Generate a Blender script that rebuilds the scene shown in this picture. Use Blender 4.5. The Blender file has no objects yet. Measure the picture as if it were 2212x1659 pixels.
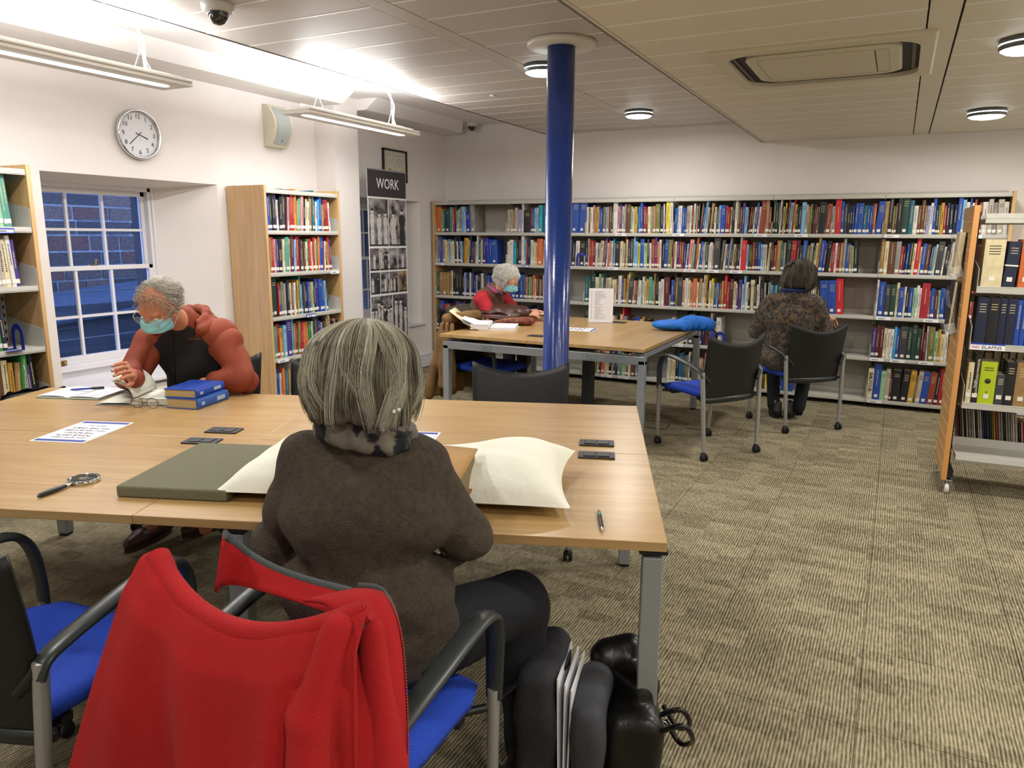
import bpy, math, random
import numpy as np
from mathutils import Vector, Matrix, Euler
PI = math.pi
rnd = random.Random(7)
SC = bpy.context.scene
COL = SC.collection

# ------------------------------------------------------------------ camera, world, exposure
CAMZ = 1.475
F_PX = 1606.8
CX, CY = 1106.0, 829.5
YAW, PITCH, ROLL = -0.472067, -0.19608, 0.006997
def _cam_axes():
    sy, cy = math.sin(YAW), math.cos(YAW)
    f = Vector((sy*math.cos(PITCH), cy*math.cos(PITCH), math.sin(PITCH)))
    r = Vector((cy, -sy, 0)); u = r.cross(f)
    return (r*math.cos(ROLL)+u*math.sin(ROLL)), (u*math.cos(ROLL)-r*math.sin(ROLL)), f
CR, CU, CF = _cam_axes()
cam_d = bpy.data.cameras.new('camera'); cam = bpy.data.objects.new('camera', cam_d); COL.objects.link(cam)
cam.matrix_world = Matrix((( CR.x, CU.x, -CF.x, 0), (CR.y, CU.y, -CF.y, 0), (CR.z, CU.z, -CF.z, CAMZ), (0, 0, 0, 1)))
cam_d.sensor_width = 36; cam_d.lens = F_PX*36/2212; cam_d.clip_start = 0.05; cam_d.clip_end = 200
SC.camera = cam
def _ray(x, y): return CR*((x-CX)/F_PX) - CU*((y-CY)/F_PX) + CF
def at_z(x, y, z): d = _ray(x, y); return Vector((0, 0, CAMZ)) + d*((z-CAMZ)/d.z)
def at_x(x, y, X): d = _ray(x, y); return Vector((0, 0, CAMZ)) + d*(X/d.x)
def at_y(x, y, Y): d = _ray(x, y); return Vector((0, 0, CAMZ)) + d*(Y/d.y)

SC.view_settings.view_transform = 'Standard'; SC.view_settings.look = 'None'
SC.view_settings.exposure = EXPOSURE = 0.5
SC.view_settings.gamma = 1.0; SC.view_settings.use_curve_mapping = False
W = bpy.data.worlds.new('dusk'); SC.world = W; W.use_nodes = True
bg = W.node_tree.nodes['Background']; bg.inputs[0].default_value = (0.16, 0.29, 0.75, 1); bg.inputs[1].default_value = 6.5
DOWNLIGHT_W = 12.5
PENDANT_UP, PENDANT_DOWN = 32.0, 14.0
WARM = (1.0, 0.95, 0.875); COOL = (1.0, 0.985, 0.99)
SC.cycles.max_bounces = 6; SC.cycles.diffuse_bounces = 4; SC.cycles.glossy_bounces = 3; SC.cycles.transmission_bounces = 4
SC.cycles.caustics_reflective = False; SC.cycles.caustics_refractive = False; SC.cycles.sample_clamp_indirect = 4.0
SC.cycles.use_denoising = True
def area_light(name, loc, size, power, color, rot=(0, 0, 0), shape='DISK', size_y=None, parent=None, spread=None):
    d = bpy.data.lights.new(name, 'AREA'); d.shape = shape; d.size = size; d.energy = power; d.color = color
    if size_y: d.size_y = size_y
    if spread: d.spread = spread
    o = bpy.data.objects.new(name, d); o.location = loc; o.rotation_euler = rot; COL.objects.link(o)
    if parent: o.parent = parent
    return o

# ------------------------------------------------------------------ helpers: materials
def srgb(h):
    h = h.lstrip('#'); c = [int(h[i:i+2], 16)/255 for i in (0, 2, 4)]
    return tuple(((v/12.92) if v <= .04045 else ((v+.055)/1.055)**2.4) for v in c)
_MC = {}
def mat(name, col='#808080', rough=.6, metal=0, noise=None, bump=0, bscale=200, coat=0, emit=None, estr=0, trans=0, ior=1.45, sheen=0, spec=.5, alpha=1, stretch=(1, 1, 1), col2=None, detail=3):
    """noise=(scale, amount): darkens/lightens; col2: second colour mixed by the noise"""
    if name in _MC: return _MC[name]
    m = bpy.data.materials.new(name); m.use_nodes = True; _MC[name] = m
    nt = m.node_tree; N = nt.nodes; L = nt.links; b = N['Principled BSDF']
    c = srgb(col) if isinstance(col, str) else col
    b.inputs['Base Color'].default_value = (*c, 1); b.inputs['Roughness'].default_value = rough; b.inputs['Metallic'].default_value = metal
    b.inputs['Specular IOR Level'].default_value = spec
    if coat: b.inputs['Coat Weight'].default_value = coat; b.inputs['Coat Roughness'].default_value = .15
    if sheen: b.inputs['Sheen Weight'].default_value = sheen; b.inputs['Sheen Roughness'].default_value = .4
    if trans: b.inputs['Transmission Weight'].default_value = trans; b.inputs['IOR'].default_value = ior
    if alpha < 1: b.inputs['Alpha'].default_value = alpha
    if emit: b.inputs['Emission Color'].default_value = (*(srgb(emit) if isinstance(emit, str) else emit), 1); b.inputs['Emission Strength'].default_value = estr
    m.diffuse_color = (*c, 1)
    if noise or bump:
        tc = N.new('ShaderNodeTexCoord'); mp = N.new('ShaderNodeMapping'); mp.inputs['Scale'].default_value = stretch
        L.new(tc.outputs['Object'], mp.inputs[0])
    if noise:
        n = N.new('ShaderNodeTexNoise'); n.inputs['Scale'].default_value = noise[0]; n.inputs['Detail'].default_value = detail
        L.new(mp.outputs[0], n.inputs['Vector'])
        mx = N.new('ShaderNodeMix'); mx.data_type = 'RGBA'
        c2 = srgb(col2) if col2 else tuple(v*(1-noise[1]) for v in c)
        c1 = c if col2 else tuple(min(1, v*(1+noise[1]*.6)) for v in c)
        mx.inputs[6].default_value = (*c1, 1); mx.inputs[7].default_value = (*c2, 1)
        r = N.new('ShaderNodeValToRGB'); r.color_ramp.elements[0].position = .35; r.color_ramp.elements[1].position = .65
        L.new(n.outputs[0], r.inputs[0]); L.new(r.outputs[0], mx.inputs[0]); L.new(mx.outputs[2], b.inputs['Base Color'])
    if bump:
        n2 = N.new('ShaderNodeTexNoise'); n2.inputs['Scale'].default_value = bscale; n2.inputs['Detail'].default_value = 2
        L.new(mp.outputs[0], n2.inputs['Vector'])
        bp = N.new('ShaderNodeBump'); bp.inputs['Strength'].default_value = bump; bp.inputs['Distance'].default_value = .01
        L.new(n2.outputs[0], bp.inputs['Height']); L.new(bp.outputs[0], b.inputs['Normal'])
    return m
def wood(name, a, b_, axis=0, rough=.42, scale=1.0, coat=.0):
    """straight-grained oak: long stretched noise, object coordinates; axis = grain direction"""
    if name in _MC: return _MC[name]
    m = bpy.data.materials.new(name); m.use_nodes = True; _MC[name] = m
    nt = m.node_tree; N = nt.nodes; L = nt.links; b = N['Principled BSDF']
    tc = N.new('ShaderNodeTexCoord')
    def noise(sc, stretch, det, dist=0):
        mp = N.new('ShaderNodeMapping'); s = [sc]*3; s[axis] = sc*stretch; mp.inputs['Scale'].default_value = s
        L.new(tc.outputs['Object'], mp.inputs[0])
        n = N.new('ShaderNodeTexNoise'); n.inputs['Scale'].default_value = 1; n.inputs['Detail'].default_value = det; n.inputs['Distortion'].default_value = dist
        L.new(mp.outputs[0], n.inputs['Vector']); return n
    n1 = noise(60*scale, .035, 5, .3); n2 = noise(9*scale, .12, 3, 1.2)
    add = N.new('ShaderNodeMath'); add.operation = 'ADD'; mul = N.new('ShaderNodeMath'); mul.operation = 'MULTIPLY'; mul.inputs[1].default_value = .5
    L.new(n1.outputs[0], add.inputs[0]); L.new(n2.outputs[0], add.inputs[1]); L.new(add.outputs[0], mul.inputs[0])
    r = N.new('ShaderNodeValToRGB'); r.color_ramp.elements[0].position = .36; r.color_ramp.elements[1].position = .62
    r.color_ramp.elements[0].color = (*srgb(b_), 1); r.color_ramp.elements[1].color = (*srgb(a), 1)
    L.new(mul.outputs[0], r.inputs[0]); L.new(r.outputs[0], b.inputs['Base Color'])
    b.inputs['Roughness'].default_value = rough
    if coat: b.inputs['Coat Weight'].default_value = coat; b.inputs['Coat Roughness'].default_value = .25
    bp = N.new('ShaderNodeBump'); bp.inputs['Strength'].default_value = .08; bp.inputs['Distance'].default_value = .004
    L.new(n1.outputs[0], bp.inputs['Height']); L.new(bp.outputs[0], b.inputs['Normal'])
    return m

# ------------------------------------------------------------------ helpers: meshes
class MB:
    def __init__(s): s.v = []; s.f = []; s.m = []; s.sm = []
    def add(s, vs, fs, m=0, smooth=False, T=None):
        o = len(s.v)
        s.v += [tuple(T @ Vector(v)) for v in vs] if T is not None else [tuple(v) for v in vs]
        s.f += [tuple(i+o for i in f) for f in fs]; s.m += [m]*len(fs); s.sm += [smooth]*len(fs); return s
    def box(s, x0, x1, y0, y1, z0, z1, m=0, T=None):
        v = [(x0,y0,z0),(x1,y0,z0),(x1,y1,z0),(x0,y1,z0),(x0,y0,z1),(x1,y0,z1),(x1,y1,z1),(x0,y1,z1)]
        return s.add(v, [(0,3,2,1),(4,5,6,7),(0,1,5,4),(1,2,6,5),(2,3,7,6),(3,0,4,7)], m, False, T)
    def quad(s, a, b, c, d, m=0): return s.add([a, b, c, d], [(0, 1, 2, 3)], m)
    def prism(s, poly, z0, z1, m=0, T=None, smooth=False):
        n = len(poly); v = [(x, y, z0) for x, y in poly]+[(x, y, z1) for x, y in poly]
        s.add(v, [tuple(range(n-1, -1, -1)), tuple(range(n, 2*n))], m, False, T)
        return s.add(v, [(i, (i+1) % n, n+(i+1) % n, n+i) for i in range(n)], m, smooth, T)
    def tube(s, pts, r, n=8, m=0, cap=True, flat=None, up=None, T=None):
        """r: number or list; flat=(a,b) cross-section half sizes with reference 'up'"""
        P = [Vector(p) for p in pts]; k = len(P); R = r if isinstance(r, (list, tuple)) else [r]*k
        vs = []; ref = Vector(up) if up else None; prev = None
        for i, p in enumerate(P):
            t = (P[min(i+1, k-1)]-P[max(i-1, 0)]); t = t.normalized() if t.length > 1e-9 else Vector((0, 0, 1))
            if ref is not None: a = ref - t*ref.dot(t)
            elif prev is None: a = t.orthogonal()
            else: a = prev - t*prev.dot(t)
            if a.length < 1e-6: a = t.orthogonal()
            a.normalize(); prev = a; b = t.cross(a)
            for j in range(n):
                an = 2*PI*j/n; ra, rb = (flat[0]*R[i], flat[1]*R[i]) if flat else (R[i], R[i])
                vs.append(p + a*(math.cos(an)*ra) + b*(math.sin(an)*rb))
        fs = [(i*n+j, i*n+(j+1) % n, (i+1)*n+(j+1) % n, (i+1)*n+j) for i in range(k-1) for j in range(n)]
        s.add(vs, fs, m, True, T)
        if cap: s.add([vs[j] for j in range(n)]+[vs[(k-1)*n+j] for j in range(n)], [tuple(range(n-1, -1, -1)), tuple(range(n, 2*n))], m, False, T)
        return s
    def lathe(s, prof, n=24, m=0, T=None, smooth=True):
        vs = []; k = len(prof)
        for r, z in prof:
            for j in range(n): an = 2*PI*j/n; vs.append((r*math.cos(an), r*math.sin(an), z))
        fs = [(i*n+j, i*n+(j+1) % n, (i+1)*n+(j+1) % n, (i+1)*n+j) for i in range(k-1) for j in range(n)]
        return s.add(vs, fs, m, smooth, T)
    def cyl(s, c, r, z0, z1, n=16, m=0, T=None):
        p = [(c[0]+r*math.cos(2*PI*j/n), c[1]+r*math.sin(2*PI*j/n)) for j in range(n)]
        return s.prism(p, z0, z1, m, T, True)
    def ball(s, c, r, n=12, m=0, T=None):
        r = r if isinstance(r, (list, tuple)) else (r, r, r); k = n//2+1; vs = []
        for i in range(k+1):
            th = PI*i/k
            for j in range(n): ph = 2*PI*j/n; vs.append((c[0]+r[0]*math.sin(th)*math.cos(ph), c[1]+r[1]*math.sin(th)*math.sin(ph), c[2]+r[2]*math.cos(th)))
        fs = [(i*n+j, (i+1)*n+j, (i+1)*n+(j+1) % n, i*n+(j+1) % n) for i in range(k) for j in range(n)]
        return s.add(vs, fs, m, True, T)
    def grid(s, fn, nu, nv, m=0, smooth=True, T=None, closed=False):
        vs = [fn(i/nu, j/nv) for j in range(nv+1) for i in range(nu+1)]; w = nu+1
        fs = [(j*w+i, j*w+i+1, (j+1)*w+i+1, (j+1)*w+i) for j in range(nv) for i in range(nu)]
        return s.add(vs, fs, m, smooth, T)
    def mesh(s, name, mats):
        me = bpy.data.meshes.new(name); me.from_pydata(s.v, [], s.f)
        for mm in (mats if isinstance(mats, (list, tuple)) else [mats]): me.materials.append(mm)
        me.polygons.foreach_set('material_index', s.m); me.polygons.foreach_set('use_smooth', s.sm); me.update(); return me
    def build(s, name, mats, parent=None, bevel=0, seg=2, solid=0, subsurf=0, loc=None, rotz=None):
        o = bpy.data.objects.new(name, s.mesh(name, mats)); COL.objects.link(o)
        if parent: o.parent = parent
        if loc is not None: o.location = loc
        if rotz is not None: o.rotation_euler = (0, 0, rotz)
        if solid:
            q = o.modifiers.new('solid', 'SOLIDIFY'); q.thickness = solid; q.offset = 0
        if subsurf: q = o.modifiers.new('sub', 'SUBSURF'); q.levels = subsurf; q.render_levels = subsurf
        if bevel:
            q = o.modifiers.new('bevel', 'BEVEL'); q.width = bevel; q.segments = seg; q.limit_method = 'ANGLE'; q.angle_limit = .6
            q.harden_normals = False
        return o
def inst(name, me, parent=None, loc=(0, 0, 0), rot=(0, 0, 0), scale=None):
    o = bpy.data.objects.new(name, me); COL.objects.link(o); o.parent = parent; o.location = loc; o.rotation_euler = rot
    if scale: o.scale = scale
    return o
def tag(o, label, cat, group=None):
    o['label'] = label; o['category'] = cat
    if group: o['group'] = group
    return o
def struct(o): o['kind'] = 'structure'; return o
def thing(name, label, cat, loc=(0, 0, 0), rotz=0, group=None):
    o = bpy.data.objects.new(name, None); COL.objects.link(o); o.location = loc; o.rotation_euler = (0, 0, rotz); o.empty_display_size = .1
    return tag(o, label, cat, group)
def dup(root, loc, rotz, label, group=None):
    r = root.copy(); COL.objects.link(r); r.location = loc; r.rotation_euler = (0, 0, rotz); r['label'] = label
    if group: r['group'] = group
    for ch in list(root.children):
        c = ch.copy(); COL.objects.link(c); c.parent = r
        for g in list(ch.children):
            d = g.copy(); COL.objects.link(d); d.parent = c
    return r
def smoothpath(pts, n=6):
    P = [Vector(p) for p in pts]; out = []
    for i in range(len(P)-1):
        p0 = P[max(i-1, 0)]; p1 = P[i]; p2 = P[i+1]; p3 = P[min(i+2, len(P)-1)]
        for k in range(n):
            t = k/n; out.append(.5*((2*p1)+(p2-p0)*t+(2*p0-5*p1+4*p2-p3)*t*t+(3*p1-p0-3*p2+p3)*t**3))
    out.append(P[-1]); return out
def text(name, s, size, m, parent, loc, rot=(0, 0, 0), align='CENTER', sx=1.0, depth=.0004, T=None):
    """flat lettering turned into a mesh part"""
    c = bpy.data.curves.new(name, 'FONT'); c.body = s; c.size = size; c.align_x = align; c.align_y = 'CENTER'; c.extrude = depth; c.resolution_u = 2
    o = bpy.data.objects.new(name, c); COL.objects.link(o)
    dg = bpy.context.evaluated_depsgraph_get(); me = bpy.data.meshes.new_from_object(o.evaluated_get(dg)); bpy.data.objects.remove(o)
    me.materials.clear(); me.materials.append(m)
    q = bpy.data.objects.new(name, me); COL.objects.link(q); q.parent = parent; q.location = loc; q.rotation_euler = rot; q.scale = (sx, 1, 1)
    return q

# ------------------------------------------------------------------ helpers: implicit surfaces for bodies, cloth and cushions
def surf(prims, h, k=.02, noise=None, carve=(), pad=.03, lo=None, hi=None, cut=()):
    """prims: ('c',a,b,ra,rb) tapered capsule | ('e',c,r[,R]) ellipsoid | ('b',c,half,round[,R]) rounded box; optional trailing dict(k=..)
    union with smooth blending; carve: subtracted; cut: functions P->d, intersected. Returns verts, quads (surface nets)."""
    def bb(p):
        if p[0] == 'c':
            r = max(p[3], p[4]); return np.minimum(p[1], p[2])-r, np.maximum(p[1], p[2])+r
        r = max(p[2])*(1 if len(p) < 4 or p[0] == 'b' and len(p) < 5 else 1.3)
        if p[0] == 'b': r = math.sqrt(sum(q*q for q in p[2]))+p[3]
        return np.array(p[1])-r, np.array(p[1])+r
    bbs = [bb(p) for p in prims]
    LO = np.min([b[0] for b in bbs], 0)-pad; HI = np.max([b[1] for b in bbs], 0)+pad
    if lo is not None: LO = np.maximum(LO, lo)
    if hi is not None: HI = np.minimum(HI, hi)
    n = np.ceil((HI-LO)/h).astype(int)+1
    ax = [LO[i]+h*np.arange(n[i]) for i in range(3)]
    Fd = np.full(n, .08, dtype=np.float32)
    def sl(b0, b1, m):
        a = np.clip(np.floor((b0-m-LO)/h).astype(int), 0, n); b = np.clip(np.ceil((b1+m-LO)/h).astype(int)+1, 0, n)
        return tuple(slice(a[i], b[i]) for i in range(3))
    def dist(p, S):
        X, Y, Z = np.meshgrid(ax[0][S[0]], ax[1][S[1]], ax[2][S[2]], indexing='ij', sparse=True)
        if p[0] == 'c':
            a, b = np.array(p[1], float), np.array(p[2], float); ab = b-a; L2 = max(ab@ab, 1e-12)
            t = np.clip(((X-a[0])*ab[0]+(Y-a[1])*ab[1]+(Z-a[2])*ab[2])/L2, 0, 1)
            return np.sqrt((X-a[0]-t*ab[0])**2+(Y-a[1]-t*ab[1])**2+(Z-a[2]-t*ab[2])**2)-(p[3]+t*(p[4]-p[3]))
        c = p[1]; X = X-c[0]; Y = Y-c[1]; Z = Z-c[2]
        ri = 3 if p[0] == 'e' else 4
        if len(p) > ri and p[ri] is not None:
            M = np.array(p[ri]); X, Y, Z = (M[0, 0]*X+M[1, 0]*Y+M[2, 0]*Z, M[0, 1]*X+M[1, 1]*Y+M[2, 1]*Z, M[0, 2]*X+M[1, 2]*Y+M[2, 2]*Z)
        r = p[2]
        if p[0] == 'e':
            k0 = np.sqrt((X/r[0])**2+(Y/r[1])**2+(Z/r[2])**2); k1 = np.sqrt((X/r[0]**2)**2+(Y/r[1]**2)**2+(Z/r[2]**2)**2)
            return k0*(k0-1)/np.maximum(k1, 1e-6)
        q = [np.abs(X)-r[0]+p[3], np.abs(Y)-r[1]+p[3], np.abs(Z)-r[2]+p[3]]
        return np.sqrt(np.maximum(q[0], 0)**2+np.maximum(q[1], 0)**2+np.maximum(q[2], 0)**2)+np.minimum(np.maximum(np.maximum(q[0], q[1]), q[2]), 0)-p[3]
    for p, b in zip(prims, bbs):
        kk = k
        if isinstance(p[-1], dict): kk = p[-1].get('k', k); p = p[:-1]
        S = sl(b[0], b[1], kk+2*h); d = dist(p, S).astype(np.float32); A = Fd[S]
        if A.size == 0: continue
        hh = np.clip(.5+.5*(A-d)/kk, 0, 1); Fd[S] = A*(1-hh)+d*hh-kk*hh*(1-hh)
    X, Y, Z = np.meshgrid(*ax, indexing='ij', sparse=True)
    if noise is not None: Fd = Fd+noise(X, Y, Z).astype(np.float32)
    for p in carve:
        b = bb(p); kk = .006
        if isinstance(p[-1], dict): kk = p[-1].get('k', kk); p = p[:-1]
        S = sl(b[0], b[1], kk+h); d = -dist(p, S); A = Fd[S]
        if A.size: Fd[S] = np.maximum(A, d)
    for fn in cut: Fd = np.maximum(Fd, fn(X, Y, Z))
    # surface nets
    ins = Fd < 0; nx, ny, nz = Fd.shape
    cnt = np.zeros((nx-1, ny-1, nz-1), np.int8)
    for dx in (0, 1):
        for dy in (0, 1):
            for dz in (0, 1): cnt += ins[dx:nx-1+dx, dy:ny-1+dy, dz:nz-1+dz]
    act = np.argwhere((cnt > 0) & (cnt < 8)); idx = -np.ones(cnt.shape, np.int32); idx[tuple(act.T)] = np.arange(len(act))
    acc = np.zeros((len(act), 3)); num = np.zeros(len(act))
    for axis in range(3):
        o1, o2 = [i for i in range(3) if i != axis]
        for a in (0, 1):
            for b in (0, 1):
                p0 = act.copy(); p0[:, o1] += a; p0[:, o2] += b; p1 = p0.copy(); p1[:, axis] += 1
                f0 = Fd[tuple(p0.T)]; f1 = Fd[tuple(p1.T)]; cr = (f0 < 0) != (f1 < 0)
                t = np.where(cr, f0/np.where(cr, f0-f1, 1), 0)
                pt = p0.astype(float); pt[:, axis] += t; acc[cr] += pt[cr]; num[cr] += 1
    V = LO+h*(acc/num[:, None]); Q = []
    for axis in range(3):
        o1, o2 = (axis+1) % 3, (axis+2) % 3
        s0 = [slice(None)]*3; s1 = [slice(None)]*3; s0[axis] = slice(0, -1); s1[axis] = slice(1, None)
        cr = ins[tuple(s0)] != ins[tuple(s1)]
        e = np.argwhere(cr); ok = (e[:, o1] > 0) & (e[:, o2] > 0) & (e[:, o1] < Fd.shape[o1]-1) & (e[:, o2] < Fd.shape[o2]-1); e = e[ok]
        c = []
        for a, b in ((-1, -1), (0, -1), (0, 0), (-1, 0)):
            q = e.copy(); q[:, o1] += a; q[:, o2] += b; c.append(idx[tuple(q.T)])
        c = np.stack(c, 1); fl = ins[tuple(e.T)]
        c[~fl] = c[~fl][:, ::-1]; Q.append(c)
    Q = np.concatenate(Q); Q = Q[(Q >= 0).all(1)]
    return V, Q
def blob(name, mats, parent, prims, h=.008, k=.02, matfn=None, smooth_it=2, **kw):
    V, Q = surf(prims, h, k, **kw)
    # light Laplacian relaxation removes grid stepping
    if smooth_it and len(Q):
        E = np.concatenate([Q[:, [0, 1]], Q[:, [1, 2]], Q[:, [2, 3]], Q[:, [3, 0]]])
        for _ in range(smooth_it):
            s = np.zeros_like(V); c = np.zeros(len(V))
            for d in range(3): s[:, d] = np.bincount(E[:, 0], V[E[:, 1], d], len(V))+np.bincount(E[:, 1], V[E[:, 0], d], len(V))
            c = np.bincount(E[:, 0], minlength=len(V))+np.bincount(E[:, 1], minlength=len(V)); V = V*.5+.5*s/np.maximum(c, 1)[:, None]
    me = bpy.data.meshes.new(name); me.vertices.add(len(V)); me.vertices.foreach_set('co', V.ravel())
    me.loops.add(len(Q)*4); me.loops.foreach_set('vertex_index', Q.ravel().astype(np.int32))
    me.polygons.add(len(Q)); me.polygons.foreach_set('loop_start', np.arange(0, len(Q)*4, 4, dtype=np.int32))
    me.update(calc_edges=True); me.validate()
    for mm in (mats if isinstance(mats, (list, tuple)) else [mats]): me.materials.append(mm)
    me.polygons.foreach_set('use_smooth', [True]*len(me.polygons))
    if matfn is not None and len(me.polygons) == len(Q):
        me.polygons.foreach_set('material_index', matfn(V[Q].mean(1)).astype(np.int32))
    o = bpy.data.objects.new(name, me); COL.objects.link(o); o.parent = parent
    return o
def rotm(ax, ang): return np.array(Matrix.Rotation(ang, 3, ax))
# ------------------------------------------------------------------ setting materials
M_wall = mat('wall_paint', '#e6e1dd', .85, noise=(2.5, .03), bump=.05, bscale=90)
M_ceil = mat('ceiling_paint', '#e2dedb', .85)
M_panel = mat('ceiling_panel_metal', '#c4bfb8', .5)
M_panel2 = mat('ceiling_panel_cream', '#d9d1bd', .5)
M_trim = mat('white_gloss', '#dcdbe0', .35)
M_dark = mat('dark_gap', '#231f1d', .8)
M_steel = mat('shelf_steel', '#b9b7ae', .45, noise=(30, .04))
M_steelb = mat('shelf_back_steel', '#a39d92', .6)
M_silver = mat('silver_frame', '#9aa0a4', .38, .45)
M_black = mat('black_plastic', '#0d0e0e', .42)
M_blackg = mat('black_rubber', '#0b0b0c', .6)
M_oak = wood('oak_table', '#b49563', '#a07d4e', 0, .33, coat=.25)
M_oakv = wood('oak_panel', '#c9a878', '#b48d5a', 2, .45)
M_oakedge = wood('oak_edge', '#ab7f46', '#90662f', 0, .4)
M_chrome = mat('chrome', '#c9cacb', .12, 1)
M_white = mat('white_plastic', '#dedbd2', .4)
M_paper = mat('white_paper', '#e9e9ee', .7)
M_print = mat('print_black', '#1a1b22', .7)
M_printb = mat('print_blue', '#2c3f8c', .7)

# carpet: ribbed loop pile running along the room, with lighter and darker short blocks
def carpet_mat():
    m = bpy.data.materials.new('carpet_loop'); m.use_nodes = True; nt = m.node_tree; N = nt.nodes; L = nt.links; b = N['Principled BSDF']
    g = N.new('ShaderNodeNewGeometry')
    def mp(s):
        k = N.new('ShaderNodeMapping'); k.inputs['Scale'].default_value = s; L.new(g.outputs['Position'], k.inputs[0]); return k
    def nz(s, sc, det=2):
        n = N.new('ShaderNodeTexNoise'); n.inputs['Scale'].default_value = sc; n.inputs['Detail'].default_value = det; L.new(mp(s).outputs[0], n.inputs['Vector']); return n.outputs[0]
    def ma(op, a, b2, c=None):
        k = N.new('ShaderNodeMath'); k.operation = op
        for i, v in enumerate((a, b2) if c is None else (a, b2, c)):
            if hasattr(v, 'default_value') or hasattr(v, 'links'): L.new(v, k.inputs[i])
            else: k.inputs[i].default_value = v
        return k.outputs[0]
    rib = nz((1, .22, 1), 110, 1); yarn = nz((1, 1, 1), 330, 1)
    # short blocks of pile, each with its own tone and rib offset
    fl = N.new('ShaderNodeVectorMath'); fl.operation = 'FLOOR'; L.new(mp((8.0, 15.0, 1)).outputs[0], fl.inputs[0])
    wn = N.new('ShaderNodeTexWhiteNoise'); wn.noise_dimensions = '2D'; L.new(fl.outputs[0], wn.inputs['Vector'])
    sp = N.new('ShaderNodeSeparateXYZ'); L.new(g.outputs['Position'], sp.inputs[0])
    big = nz((1, 1, 1), 2.2, 2)
    ph = ma('ADD', ma('MULTIPLY', sp.outputs[0], 560.0), ma('MULTIPLY', nz((1, .35, 1), 14, 1), 7.0))
    rb_ = ma('SINE', ph, 0); wob = nz((1, .10, 1), 60, 1)
    x = ma('MULTIPLY', rb_, .30)
    x = ma('ADD', x, ma('MULTIPLY', ma('SUBTRACT', rib, .5), .9))
    x = ma('ADD', x, ma('MULTIPLY', ma('SUBTRACT', yarn, .5), 1.1))
    x = ma('ADD', x, ma('MULTIPLY', ma('SUBTRACT', wn.outputs['Value'], .5), .24))
    x = ma('ADD', x, ma('MULTIPLY', ma('SUBTRACT', big, .5), .35)); x = ma('ADD', x, .5)
    r = N.new('ShaderNodeValToRGB'); e = r.color_ramp.elements
    e[0].position = .05; e[0].color = (*srgb('#4a4337'), 1); e[1].position = .95; e[1].color = (*srgb('#aea48a'), 1)
    q = e.new(.5); q.color = (*srgb('#80775f'), 1)
    L.new(x, r.inputs[0]); L.new(r.outputs[0], b.inputs['Base Color']); b.inputs['Roughness'].default_value = .95; b.inputs['Specular IOR Level'].default_value = .1
    bp = N.new('ShaderNodeBump'); bp.inputs['Strength'].default_value = .6; bp.inputs['Distance'].default_value = .004
    L.new(rib, bp.inputs['Height']); L.new(bp.outputs[0], b.inputs['Normal'])
    return m
M_carpet = carpet_mat()

# ------------------------------------------------------------------ room shell
XL, XR, YB, YF = -4.73, 2.7, 7.54, -2.2
ZP, ZU, ZLOW = 2.68, 2.54, 2.355      # plaster, upper tile and lower tile ceilings
fb = MB(); fb.box(-6.2, XR, YF, YB, -.06, -.008)
floor = struct(fb.build('floor', M_carpet))
# carpet tiles, half a metre square, laid as single pieces
tl = MB(); tl.box(.0012, .4988, .0012, .4988, -.008, 0); tile_me = tl.mesh('carpet_tile', M_carpet)
nt_ = 0
for i in range(-10, 6):
    for j in range(0, 16):
        x, y = i*.5+.02, j*.5-.2
        if x > XR-.4 or x < XL-.1 or y+.5 > YB+.2: continue
        # only where the photograph could see carpet
        if y < -.1 or (x > -.3 and y < x*2.0-1.0) or x > 1.7: continue
        inst('carpet_tile', tile_me, floor, (x, y, 0)); nt_ += 1

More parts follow.
